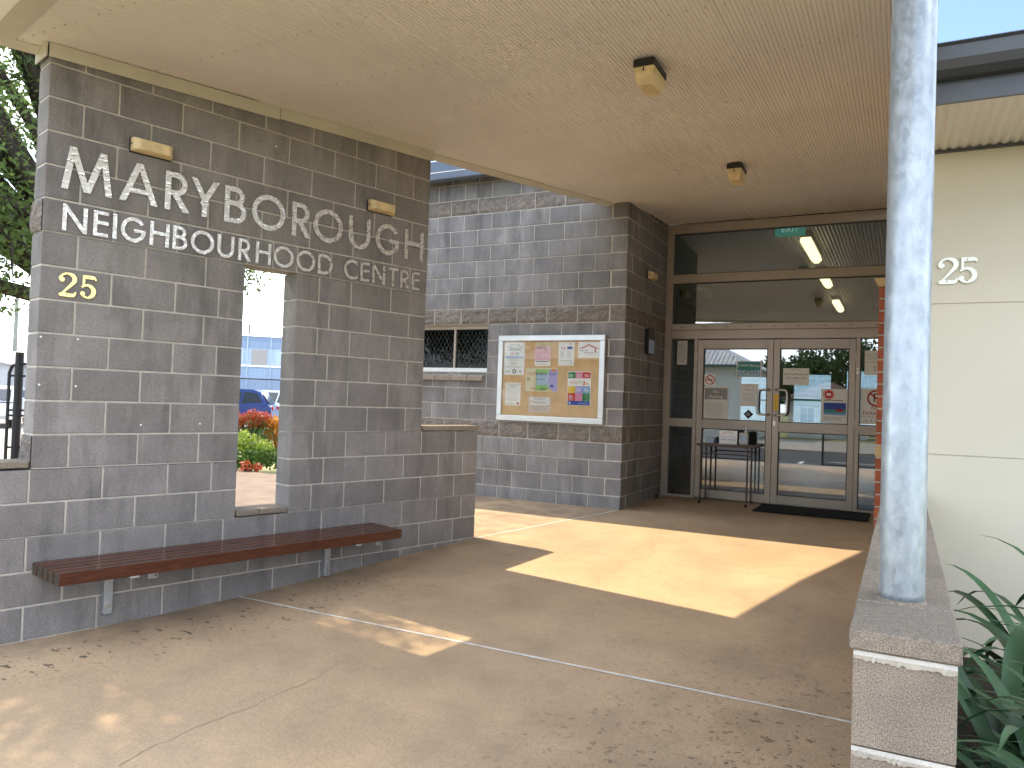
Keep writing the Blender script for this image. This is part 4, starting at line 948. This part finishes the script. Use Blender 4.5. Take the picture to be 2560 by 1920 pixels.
for a, b in zip(xs[::2], xs[1::2]): B('back_wall', lb, (a, yb, .2), (b, yb+.15, 3.93), 'wallin')
for a, b, z0, z1 in wins:
    B('back_wall', lb, (a, yb, .2), (b, yb+.15, z0), 'wallin'); B('back_wall', lb, (a, yb, z1), (b, yb+.15, 3.93), 'wallin')
    f = B('window', lb, (a, yb+.06, (z0+z1)/2-.02), (b, yb+.1, (z0+z1)/2+.02), 'alu'); B('pane', f, (a, yb+.078, z0), (b, yb+.082, z1), 'glassclear')
def fluoro(label, x, y0, y1, m):
    t = thing('fluorescent_light', label, 'light', (x, y0, 3.80)); t['group'] = 'fluorescent lights in the lobby'
    B('housing', t, (-.075, -.03, .02), (.075, y1-y0+.03, .085), 'p_lgrey', .008)
    bm = bmesh.new(); prism(bm, [(-.06, .02), (-.075, -.03), (-.03, -.075), (.03, -.075), (.075, -.03), (.06, .02)], 0, y1-y0); obj('diffuser', bm, m, t)
fluoro('lit fluorescent light nearest the doors behind the upper transom', -1.20, 10.75, 12.2, 'lampwarm')
fluoro('lit fluorescent light second from the doors behind the transom', -1.24, 13.4, 14.75, 'lampwarm')
fluoro('lit fluorescent light deepest in the lobby', -1.28, 17.0, 18.4, 'lampwarm')
fluoro('unlit fluorescent light at the left of the lobby ceiling', -3.55, 14.6, 15.6, 'lampcool')
MT['p_exit'] = mat('lit_exit_green', (.02, .28, .20), .5, var=0, emit=((.02, .35, .24), .16)); MT['p_exitw'] = mat('lit_exit_white', (.8, .8, .8), .5, var=0, emit=((.7, .9, .8), .2))
poster('exit_sign', 'green EXIT sign hanging inside behind the top transom', 'sign', (0, 10.06, 0), -1.495, -1.13, 3.70, 3.865, 'exit', [('t', 'EXIT', .5, .50, .62, 'exitw')], thick=.03)

# ================================================================== PLANTS AT THE RIGHT
def strapmesh(L_, wd, arch, seed):
    rs = random.Random(seed); n = 12; bm = bmesh.new(); x = z = 0; ang = rad(rs.uniform(66, 80)); prev = None
    for i in range(n+1):
        f = i/n; hw = wd/2*(min(1, .55+f*1.6) if f < .6 else max(.02, 1-((f-.6)/.4)**1.7))
        c = Vector((x, 0, z)); q = [bm.verts.new((x, -hw, z+hw*.30)), bm.verts.new(c), bm.verts.new((x, hw, z+hw*.30))]
        if prev:
            for j in range(2): bm.faces.new((prev[j], q[j], q[j+1], prev[j+1])).smooth = True
        prev = q; st = L_/n; x += st*math.cos(ang); z += st*math.sin(ang); ang -= arch/n*(.5+1.1*f)
    return mesh('leaf', bm, 'strap', True)
straps = [strapmesh(.80+.10*(i % 5), .040+.007*(i % 3), rad(95+17*(i % 4)), i) for i in range(14)]
PL = [(.74, 2.2, 'nearest strappy plant at the bottom right corner beside the low wall', 40), (.55, 2.75, 'strappy plant second from the viewer along the low wall', 40), (.66, 3.3, 'strappy plant midway along the garden bed below the cream wall', 34), (.55, 3.95, 'strappy plant farther back against the cream wall', 28), (1.05, 2.75, 'strappy plant at the right edge behind the nearest one', 36), (1.15, 3.5, 'strappy plant by the cream wall at the right edge', 30), (.95, 1.75, 'strappy plant partly outside the bottom right of the view', 36), (.45, 2.15, 'small strappy plant tight against the end of the low wall', 30), (.42, 2.5, 'short strappy plant squeezed between low wall and its neighbours', 30), (.40, 3.05, 'strappy plant hugging the middle of the low wall', 30), (.84, 2.45, 'strappy plant in the centre of the clump at bottom right', 36)]
for x, y, lab, n in PL:
    t = thing('strappy_plant', lab, 'plant', (x, y, .12)); t['group'] = 'strappy plants in the garden bed'
    for i in range(n):
        rz = 2*math.pi*i/n*2.4+random.uniform(-.3, .3); s = random.uniform(.8, 1.2); lm = random.choice(straps); ex = max(v.co.x for v in lm.vertices)*s
        rx, ry = random.uniform(-.25, .25), random.uniform(-.25, .1)
        if x+math.cos(rz)*ex < .145:
            f = (x-.145)/(-math.cos(rz)*ex)
            if f > .45: s *= f
            else: rz = random.uniform(-1.4, 1.4)
        if y+math.sin(rz)*ex > 5.05: rz = -rz
        o = link('leaf', lm, t, (random.uniform(-.05, .05), random.uniform(-.05, .05), random.uniform(-.02, .02)))
        o.rotation_euler = (rx, ry, rz); o.scale = (s, s, s)

# ================================================================== TREES AND SHRUBS
def leaves(cl, n, size, seed, aspect=.42, flatz=1.0):
    rs = np.random.RandomState(seed); V = []; F = 0
    wts = np.array([c[1]**2 for c in cl]); idx = rs.choice(len(cl), n, p=wts/wts.sum())
    cen = np.array([c[0] for c in cl])[idx]; rr = np.array([c[1] for c in cl])[idx]
    d = rs.normal(size=(n, 3)); d /= np.linalg.norm(d, axis=1)[:, None]; rad_ = rr*(rs.uniform(0, 1, n)**.45)
    p = cen+d*rad_[:, None]*np.array([1, 1, flatz])
    a = rs.normal(size=(n, 3)); a[:, 2] -= .25; a /= np.linalg.norm(a, axis=1)[:, None]
    b = np.cross(a, rs.normal(size=(n, 3))); b /= np.linalg.norm(b, axis=1)[:, None]
    s = size*rs.uniform(.6, 1.3, n)[:, None]
    q = np.stack([p-a*s*.5, p+b*s*aspect*.5, p+a*s*.5, p-b*s*aspect*.5], 1).reshape(-1, 3)
    me = bpy.data.meshes.new('leaves'); me.from_pydata(q.tolist(), [], (np.arange(n*4).reshape(-1, 4)).tolist()); return me
def tree(name, label, base, trunk_h, r, cl, n, size, m, seed, cat='tree', group=None):
    t = thing(name, label, cat, base, 0, group); bm = bmesh.new(); rs = random.Random(seed)
    top = Vector((rs.uniform(-.2, .2), rs.uniform(-.2, .2), trunk_h))
    tube(bm, [(0, 0, -.2), (0, 0, .15), top*.5+Vector((.06, .04, 0)), top], [r*1.5, r*1.05, r*.9, r*.75], 10)
    obj('trunk', bm, 'bark', t, smooth=True); bm = bmesh.new()
    for c, cr in cl:
        c = Vector(c); mid = top.lerp(c, .5)+Vector((rs.uniform(-.3, .3), rs.uniform(-.3, .3), rs.uniform(-.1, .4)))
        tube(bm, [top-Vector((0, 0, rs.uniform(0, .5))), mid, c], [r*.5, r*.3, r*.1], 6)
        for k in range(4):
            e_ = c+Vector((rs.uniform(-1, 1), rs.uniform(-1, 1), rs.uniform(-.7, .7)))*cr*.8; tube(bm, [mid.lerp(c, .6), (mid.lerp(c, .6)+e_)/2+Vector((0, 0, .1)), e_], [r*.16, r*.1, r*.04], 5)
    obj('limbs', bm, 'bark', t, smooth=True)
    me = leaves(cl, n, size, seed); me.materials.append(MT[m]); link('crown', me, t)
    return t
st_ = tree('shade_tree', 'large leafy shade tree overhanging behind the left end of the sign wall', (-8.6, 6.0, 0), 2.7, .2,
     [((.2, -2.3, 3.6), 1.25), ((-.6, -3.1, 4.8), 1.3), ((.4, -3.0, 2.95), .8), ((.5, -1.7, 2.9), .75), ((-1.0, -2.0, 4.2), 1.2), ((.3, -2.7, 6.0), 1.3), ((.4, -3.7, 6.6), 1.2), ((0, -1.7, 5.6), 1.2), ((-.5, -4.3, 5.4), 1.3), ((.3, -4.7, 6.9), 1.1), ((.15, 1.35, 3.35), .6), ((.5, 1.5, 3.2), .42), ((.5, .1, 4.2), .9), ((.1, -.7, 4.9), 1.0), ((-1.2, -4.1, 3.6), 1.2), ((.6, -3.6, 4.0), .9), ((.1, -2.4, 6.9), .8), ((.1, -1.35, 6.75), .75), ((.1, -.75, 6.35), .6), ((.2, -3.4, 7.6), 1.0), ((.2, -4.2, 8.0), 1.0), ((.2, -2.8, 7.9), .8), ((.3, -5.2, 7.6), 1.1), ((.2, -4.0, 8.8), .9), ((.2, -5.0, 6.4), 1.0), ((-.2, -5.9, 7.0), 1.1)], 80000, .078, 'leafshade', 11)
bm = bmesh.new(); tube(bm, [(0, 0, 2.1), (.25, -.8, 2.42), (.1, -1.6, 2.55), (-.3, -2.6, 2.85), (-.6, -3.6, 3.4)], [.12, .085, .075, .06, .03], 8); obj('low_limb', bm, 'bark', st_, smooth=True)
tree('background_tree', 'distant dark tree at the left edge beyond the shade tree', (-17, 7.2, 0), 3.0, .25, [((0, 0, 4), 2.0), ((-1, -1.5, 5), 2.0), ((1, -.5, 6.5), 2.0), ((.5, -2, 7.5), 1.8), ((-1.5, .5, 6.5), 1.8)], 9000, .2, 'leafdark', 12)
def shrub(name, label, base, cl, n, size, m, seed, asp=.5):
    t = thing(name, label, 'shrub', base); bm = bmesh.new(); rs = random.Random(seed)
    for c, cr in cl: tube(bm, [(rs.uniform(-.05, .05), rs.uniform(-.05, .05), -.1), Vector(c)*.6, c], [.025, .018, .008], 5)
    obj('stems', bm, 'bark', t); me = leaves(cl, n, size, seed, asp); me.materials.append(MT[m]); link('foliage', me, t); return t
shrub('rounded_hedge', 'clipped rounded shrub with red new growth seen through the slot', (-12.2, 11.75, -.02), [((0, 0, .65), .42), ((.1, .3, .6), .4), ((-.3, -.3, .6), .4)], 2600, .06, 'leafmid', 21)
t = shrub('red_tip_growth', 'red leafy top of the clipped shrub seen through the slot', (-12.15, 11.7, .62), [((0, 0, .30), .22), ((.1, .25, .28), .2), ((-.2, -.25, .28), .2)], 1900, .055, 'leafred', 22)
shrub('lime_shrub', 'lime green low shrub in front of the clipped one', (-11.75, 11.15, -.02), [((0, 0, .45), .3), ((.2, .25, .3), .28), ((-.15, -.3, .35), .3), ((.1, .45, .25), .2)], 1500, .09, 'leaflime', 23)
shrub('green_ground_shrub', 'mid green plant spilling toward the path through the slot', (-11.45, 11.1, -.02), [((0, 0, .2), .25), ((.15, .3, .2), .22), ((-.1, -.4, .2), .25)], 900, .09, 'leafmid', 24)
shrub('orange_croton', 'orange and yellow leaved plant at the right side of the slot view', (-11.9, 12.15, -.02), [((0, 0, .6), .28), ((.1, .2, .4), .25), ((0, -.1, .85), .2)], 900, .10, 'leaforange', 25, .35)
shrub('red_bromeliad', 'small red leaved plant at the path edge in the slot view', (-11.1, 10.55, -.02), [((0, 0, .10), .12), ((.1, .2, .08), .10)], 120, .12, 'leafred', 26, .25)

# ================================================================== FENCES
def chain_fence(name, label, p0, p1, z0, z1, posts, m='blackpaint', sp_=.07, wire=.003, gap=None):
    p0, p1 = Vector(p0), Vector(p1); d = (p1-p0); L_ = d.length; rz = math.atan2(d.y, d.x)
    t = thing(name, label, 'fence', (p0.x, p0.y, 0), rz)
    for i in range(posts+1):
        x = L_*i/posts; bm = bmesh.new(); tube(bm, [(x, 0, z0-.1), (x, 0, z1+.04)], .03, 10); obj('post', bm, m, t)
    for z in (z1, z0+.08):
        bm = bmesh.new(); tube(bm, [(0, 0, z), (L_, 0, z)], .019, 8); obj('rail', bm, m, t)
    bm = bmesh.new(); h = z1-z0-.08; s = wire
    for sg in (-1, 1):
        x = -h
        while x < L_:
            a, b = (x, z0+.08), (x+h, z1)
            fa, fb = max(0, -a[0]/h), min(1, (L_-a[0])/h)
            if fb > fa:
                q0 = (a[0]+h*fa, z0+.08+h*fa if sg > 0 else z1-h*fa); q1 = (a[0]+h*fb, z0+.08+h*fb if sg > 0 else z1-h*fb)
                v = [bm.verts.new(c) for c in ((q0[0]-s, -s*sg, q0[1]), (q0[0]+s, -s*sg, q0[1]), (q1[0]+s, -s*sg, q1[1]), (q1[0]-s, -s*sg, q1[1]))]; bm.faces.new(v)
                v = [bm.verts.new(c) for c in ((q0[0], s-s*sg, q0[1]), (q0[0], -s-s*sg, q0[1]), (q1[0], -s-s*sg, q1[1]), (q1[0], s-s*sg, q1[1]))]; bm.faces.new(v)
            x += sp_
    tag(obj('chain_mesh', bm, 'galvflat' if m != 'blackpaint' else m, t), kind='stuff'); return t
chain_fence('chain_fence', 'black chain wire fence beyond the garden in the slot view', (-21, 13.0, 0), (-15.2, 20.5, 0), 0, 1.9, 4)
chain_fence('street_fence', 'low black chain wire fence along the footpath left of the gateway', (-16, -3.5, 0), (-3.4, -3.5, 0), -.1, 1.0, 6, sp_=.06)
chain_fence('street_fence', 'low black chain wire fence along the footpath right of the gateway', (-2.0, -3.5, 0), (9, -3.5, 0), -.1, 1.0, 6, sp_=.06)
gt = thing('metal_gate', 'black tubular gate and post at the left edge beyond the wall', 'gate', (-14.9, 8.48, -.05), rad(35))
bm = bmesh.new(); tube(bm, [(0, 0, 0), (0, 0, 2.15)], .075, 12); obj('gate_post', bm, 'blackpaint', gt)
bm = bmesh.new(); tube(bm, [(-.16, -.02, 0), (-.16, -.02, 1.75), (-.12, -.02, 1.88), (-.03, -.02, 1.93), (1.2, -.02, 1.93)], .03, 8); obj('gate_frame', bm, 'blackpaint', gt)
for z in (.35, .95, 1.05, 1.7):
    bm = bmesh.new(); tube(bm, [(-.16, -.02, z), (1.2, -.02, z)], .02, 6); obj('gate_rail', bm, 'blackpaint', gt)
bm = bmesh.new()
for k in range(26):
    for sg in (-1, 1):
        x = .0+k*.05; tube(bm, [(x, 0, .95+sg*.9), (min(1.2, x+.9), 0, .95+sg*.9-sg*1.8*min(1, (1.2-x)/.9))], .003, 3, False)
tag(obj('chain_mesh', bm, 'galvflat', gt), kind='stuff')

# ================================================================== VEHICLES
def car(name, label, loc, rz, paint, suv):
    t = thing(name, label, 'car', loc, rz)
    L_, W = (4.5, 1.84) if suv else (4.4, 1.76); H = 1.66 if suv else 1.46; sill = .32; belt = 1.0 if suv else .9
    # side profile (x forward) as rings across y
    prof = [(-2.22, .42), (-2.25, .62), (-2.20, .92), (-2.12, belt+.04), (-1.2, belt+.06), (.7, belt+.02), (1.35, belt-.06), (2.0, .80), (2.2, .66), (2.22, .45), (2.1, .30), (-2.1, .30)]
    bm = bmesh.new(); rings = []
    for f, ins in ((-1, .10), (-.93, .02), (-.6, 0), (.6, 0), (.93, .02), (1, .10)):
        rings.append([bm.verts.new((x*(1-ins*.15), f*W/2, z-ins*.4*(z-.5))) for x, z in prof])
    n = len(prof)
    for a, b in zip(rings, rings[1:]):
        for i in range(n): bm.faces.new((a[i], a[(i+1) % n], b[(i+1) % n], b[i]))
    bm.faces.new(rings[0]); bm.faces.new(rings[-1][::-1]); bmesh.ops.recalc_face_normals(bm, faces=bm.faces[:]); obj('body', bm, paint, t, smooth=False)
    # cabin
    cab = [(-2.05, belt+.05), (-1.75, H-.12), (-1.45, H-.02), (-.3, H), (.35, H-.08), (1.15, belt+.0)] if suv else [(-1.9, belt+.04), (-1.25, H-.1), (-.9, H-.01), (-.1, H), (.3, H-.06), (1.2, belt)]
    bm = bmesh.new(); rg = [[bm.verts.new((x, s*(W/2-.04-.16*max(0, (z-belt)/(H-belt))), z)) for x, z in cab] for s in (-1, 1)]
    n = len(cab); bm.faces.new(rg[0]); bm.faces.new(rg[1][::-1])
    for i in range(n): bm.faces.new((rg[0][i], rg[1][i], rg[1][(i+1) % n], rg[0][(i+1) % n]))
    bmesh.ops.recalc_face_normals(bm, faces=bm.faces[:]); obj('cabin', bm, paint, t)
    def yq(z): return W/2-.04-.16*max(0, (z-belt)/(H-belt))+.006
    wz0, wz1 = belt+.09, H-.13
    for s in (-1, 1):
        for wn_ in (([(-1.85, wz0+.05), (-1.62, wz1-.03), (-1.15, wz1+.02), (-1.05, wz0)], [(-.98, wz0), (-1.08, wz1+.02), (-.38, wz1+.03), (-.3, wz0)], [(-.23, wz0), (-.31, wz1+.03), (.28, wz1-.02), (.92, wz0)])):
            bm = bmesh.new(); v = [bm.verts.new((x, s*yq(z), z)) for x, z in wn_]; bm.faces.new(v if s < 0 else v[::-1])
            v2 = [bm.verts.new((x, s*(yq(z)-.02), z)) for x, z in wn_]; bm.faces.new(v2); obj('side_window', bm, 'carglass', t)
        for x in (-1.38, 1.36):
            wh = bmesh.new(); tube(wh, [(x, s*(W/2-.2), .33), (x, s*(W/2+.012), .33)], .33, 24); whl = obj('wheel', wh, 'tyre', t)
            rm = bmesh.new(); tube(rm, [(x, s*(W/2+.012), .33), (x, s*(W/2+.02), .33)], .21, 20); obj('rim', rm, 'alu_light', whl)
        B('tail_lamp', t, (-2.235, s*.62-.2 if s > 0 else s*.82, .86), (-2.1, s*.82 if s > 0 else s*.62+.2, 1.0), 'redlens', .02)
        B('headlight', t, (2.02, s*.82 if s < 0 else .5, .66), (2.19, -.5 if s < 0 else s*.82, .78), 'p_white', .02)
        B('mirror', t, (.75, s*(W/2+.0)-.0 if s > 0 else s*(W/2+.17), belt+.02), (.9, s*(W/2+.17) if s > 0 else s*W/2, belt+.15), paint, .02)
    bm = bmesh.new(); xa, za, xb, zb = (-2.03, belt+.12, -1.79, H-.17) if suv else (-1.82, belt+.1, -1.3, H-.13)
    v = [bm.verts.new(c) for c in ((xa-.02, -.66, za), (xa-.02, .66, za), (xb-.02, .58, zb), (xb-.02, -.58, zb))]; bm.faces.new(v); obj('rear_window', bm, 'carglass', t)
    bm = bmesh.new(); xa, za, xb, zb = (1.1, belt+.07, .43, H-.12) if suv else (1.14, belt+.07, .4, H-.11)
    v = [bm.verts.new(c) for c in ((xa+.02, .68, za), (xa+.02, -.68, za), (xb+.02, -.58, zb), (xb+.02, .58, zb))]; bm.faces.new(v); obj('windscreen', bm, 'carglass', t)
    B('grille', t, (2.18, -.4, .5), (2.225, .4, .62), 'black'); return t
car('parked_car', 'blue SUV parked behind the chain fence in the slot view', (-23.6, 20.9, -.05), rad(215), 'carblue', True)
car('parked_car', 'white car at the left edge beyond the black gate', (-29.5, 16.0, -.05), rad(-40), 'carwhite', False)
car('parked_car', 'white car behind the blue SUV in the slot view', (-26.2, 25.8, -.05), rad(200), 'carwhite', True)

# ================================================================== BACKGROUND BUILDINGS
bb = thing('blue_building', 'pale blue metal clad two storey building in the slot view', 'building', (-40, 38.9, 0), rad(44))
B('wall', bb, (-14, 0, -.1), (14, 9, 5.0), 'bluewall2'); 
bm = bmesh.new(); n = 280
for i in range(n): box(bm, (-14+i*.1, -.03, 1.2), (-13.95+i*.1, -.002, 3.25))
tag(obj('lower_cladding', bm, 'bluewall', bb), kind='stuff')
bm = bmesh.new()
for i in range(n): box(bm, (-14+i*.1, -.06, 4.55), (-13.95+i*.1, -.002, 5.35))
tag(obj('parapet_cladding', bm, 'bluewall', bb), kind='stuff'); B('parapet', bb, (-14, 0, 5.0), (14, .3, 5.36), 'bluewall'); B('capping', bb, (-14, -.12, 5.36), (14, .4, 5.42), 'p_white')
for i in range(-8, 9):
    x = i*1.55
    B('window', bb, (x-.02-.5, -.05, 3.4), (x+.5, -.003, 4.45), 'bluewall2' if i % 3 else 'p_grey'); B('downpipe', bb, (x+.70, -.12, 1.0), (x+.78, -.065, 5.3), 'bluewall2')
B('band', bb, (-14, -.10, 3.25), (14, -.002, 3.36), 'p_white')
sh = thing('grey_shed', 'grey gabled shed at the left edge past the gate', 'shed', (-52, 27, 0), rad(-60))
bm = bmesh.new(); prismx(bm, [(-5, 0), (5, 0), (5, 2.6), (0, 3.6), (-5, 2.6)], -5, 5); obj('wall', bm, 'shed', sh)
for s in (-1, 1):
    bm = bmesh.new(); prismx(bm, [(0, 3.7), (0, 3.62), (s*5.3, 2.55), (s*5.3, 2.63)], -5.3, 5.3); obj('roof', bm, 'roofmetal', sh)
B('louvre', sh, (5.0, -1, 1.2), (5.03, .4, 1.8), 'p_lgrey')
def pole(label, loc, h, rz):
    t = thing('power_pole', label, 'pole', loc, rz); bm = bmesh.new(); tube(bm, [(0, 0, -.2), (0, 0, h)], [.18, .13], 10); obj('shaft', bm, 'polewood', t)
    for z in (h-.25, h-1.5):
        B('crossarm', t, (-1.1, -.06, z), (1.1, .06, z+.12), 'polewood')
        for x in (-1, -.5, .5, 1):
            bm = bmesh.new(); lathe(bm, (x, 0, z+.12), [(.05, 0), (.07, .06), (.04, .16)], 8); obj('insulator', bm, 'p_lgrey', t)
    bm = bmesh.new(); tube(bm, [(-.9, -.3, h-6.2), (-.9, -.3, h-5.2)], .32, 12); obj('transformer', bm, 'shed', t)
    return t
pole('timber power pole with crossarms at the left edge above the gate', (-60, 33.75, 0), 8.3, rad(-30))
pole('distant power pole above the blue building roof in the slot', (-72, 68.2, 0), 9.9, rad(-40))
wr = thing('power_line', 'overhead wires running from the power pole at the left edge', 'wires', (0, 0, 0))
for k, z in ((0, 8.1), (1, 6.9), (2, 5.9)):
    bm = bmesh.new(); pts = []
    for i in range(13):
        f = i/12; pts.append((-60-30*f, 33.75-40*f+k*.5, z-1.2*math.sin(math.pi*f))); 
    tube(bm, pts, .02, 4); obj('wire', bm, 'black', wr)
    bm = bmesh.new(); tube(bm, [(-60+(-12)*i/12, 33.75+34.4*i/12, z-1.0*math.sin(math.pi*i/12)) for i in range(13)], .02, 4); obj('wire', bm, 'black', wr)

# houses, trees across the street (they show as reflections in the door glass)
def house(label, x0, x1, y0, y1, floor_z, eave, ridge, wallm, roofm, name='timber_house'):
    t = thing(name, label, 'house', ((x0+x1)/2, (y0+y1)/2, 0)); W, D_ = (x1-x0)/2, (y1-y0)/2
    bm = bmesh.new(); z = floor_z
    while z < eave:
        prismx(bm, [(D_-.0, z), (D_+.03, z), (D_+.008, min(z+.16, eave)), (D_-.0, min(z+.16, eave))], -W, W)
        prism(bm, [(W, z), (W+.03, z), (W+.008, min(z+.16, eave)), (W, min(z+.16, eave))], -D_, D_); z += .16
    box(bm, (-W, -D_, -.15), (W-.001, D_-.001, eave)); tag(obj('weatherboards', bm, wallm, t), kind='stuff')
    o = .55; bm = bmesh.new()
    e0 = [(-W-o, -D_-o, eave-.05), (W+o, -D_-o, eave-.05), (W+o, D_+o, eave-.05), (-W-o, D_+o, eave-.05)]; rr = max(0, W-D_)
    ra, rb = (-rr, 0, ridge), (rr, 0, ridge)
    v = [bm.verts.new(c) for c in e0]; a = bm.verts.new(ra); b = bm.verts.new(rb) if rr > .1 else a
    for f in (((v[0], v[1], b, a) if a is not b else (v[0], v[1], a)), (v[1], v[2], b), ((v[2], v[3], a, b) if a is not b else (v[2], v[3], a)), (v[3], v[0], a), (v[3], v[2], v[1], v[0])): bm.faces.new(f)
    bmesh.ops.recalc_face_normals(bm, faces=bm.faces[:]); obj('roof', bm, roofm, t)
    bm = bmesh.new(); x = -W-o
    while x < W+o:
        hgt = min(1, (W+o-abs(x))/max(.01, (W+o-rr))); tube(bm, [(x, D_+o, eave-.03), (x, (D_+o)*(1-hgt), eave-.03+(ridge-eave+.02)*hgt)], .035, 4, False); x += .22
    tag(obj('roof_ribs', bm, roofm, t), kind='stuff')
    B('gutter', t, (-W-o, D_+o, eave-.14), (W+o, D_+o+.12, eave-.02), 'greentrim')
    n = int(W*2/2.2)
    for i in range(n):
        x = -W+1.1+i*2.2; f = B('window', t, (x-.45, D_+.02, floor_z+.75), (x+.45, D_+.07, eave-.45), 'p_white'); B('pane', f, (x-.38, D_+.06, floor_z+.82), (x+.38, D_+.085, eave-.52), 'carglass')
        B('glazing_bar', f, (x-.02, D_+.084, floor_z+.82), (x+.02, D_+.095, eave-.52), 'p_white')
    return t
house('white weatherboard house with steel roof reflected in the left door', -18, -7.3, -28, -19.5, .6, 3.7, 6.2, 'weatherboard', 'roofmetal')
house('small dark roofed cottage reflected in the right door', -6.2, -1.9, -33, -29, 0, 2.2, 3.3, 'weatherboard', 'roofdark')
for i, (x, y, s) in enumerate(((-6.5, -40, 1.15), (-3.4, -39, 1.35), (-.5, -40, 1.25), (3, -43, 1.4), (-9.5, -44, 1.1), (8, -42, 1.3), (-26, -38, 1.3), (14, -36, 1.2))):
    tree('street_tree', ['round dense tree behind the cottage across the street', 'taller tree to the right of the cottage roof across the street', 'leafy tree right of centre across the street', 'wide tree farther right across the street', 'tree behind the white house ridge across the street', 'big tree at the far right across the street', 'tree at the far left end of the white house', 'tree at the right end of the street'][i], (x, y, 0), 2.0*s, .25, [((0, 0, 3.3*s), 1.7*s), ((1.2*s, .5, 3.0*s), 1.3*s), ((-1.2*s, .3, 3.1*s), 1.4*s), ((.3, .5, 4.2*s), 1.2*s)], 4200, .36, 'leafdark', 40+i, group='trees across the street')
pm = thing('palm_tree', 'tall palm rising above the trees across the street', 'palm', (-5.6, -44, -.6))
bm = bmesh.new(); tube(bm, [(0, 0, -.2), (.1, 0, 3), (.05, 0, 5.5)], [.2, .14, .12], 8); obj('trunk', bm, 'polewood', pm)
for i in range(13):
    a = 2*math.pi*i/13; bm = bmesh.new(); pr = None; L_ = 1.9
    for j in range(9):
        f = j/8; r_ = L_*f; z = 5.5+.75*math.sin(f*2.2)-1.0*f*f*(1+.5*(i % 3)/2); c = Vector((r_*math.cos(a), r_*math.sin(a), z)); s = Vector((-math.sin(a), math.cos(a), 0))*(.26*math.sin(math.pi*min(1, f*.9+.1)))+Vector((0, 0, -.12*math.sin(math.pi*f)))
        s2 = Vector((math.sin(a), -math.cos(a), 0))*(.26*math.sin(math.pi*min(1, f*.9+.1)))+Vector((0, 0, -.12*math.sin(math.pi*f)))
        q = [bm.verts.new(c+s), bm.verts.new(c), bm.verts.new(c+s2)]
        if pr: bm.faces.new((pr[0], q[0], q[1], pr[1])); bm.faces.new((pr[1], q[1], q[2], pr[2]))
        pr = q
    obj('frond', bm, 'leafmid', pm)

rb = thing('added_rear_wall', 'added pale wall standing in for bright outdoors behind the lobby windows', 'building', (-1.5, 26, 0))  # added wall, its pale blue stands in for daylight in the back windows
bm = bmesh.new(); z = -.1
while z < 3.4:
    prismx(bm, [(0, z), (-.03, z), (-.008, z+.16), (0, z+.16)], -6, 8); z += .16
box(bm, (-6, .001, -.1), (8, 4, 3.4)); tag(obj('weatherboards', bm, 'bluewall3', rb), kind='stuff'); B('roof', rb, (-6.4, -.4, 3.4), (8.4, 4.4, 3.5), 'roofmetal')
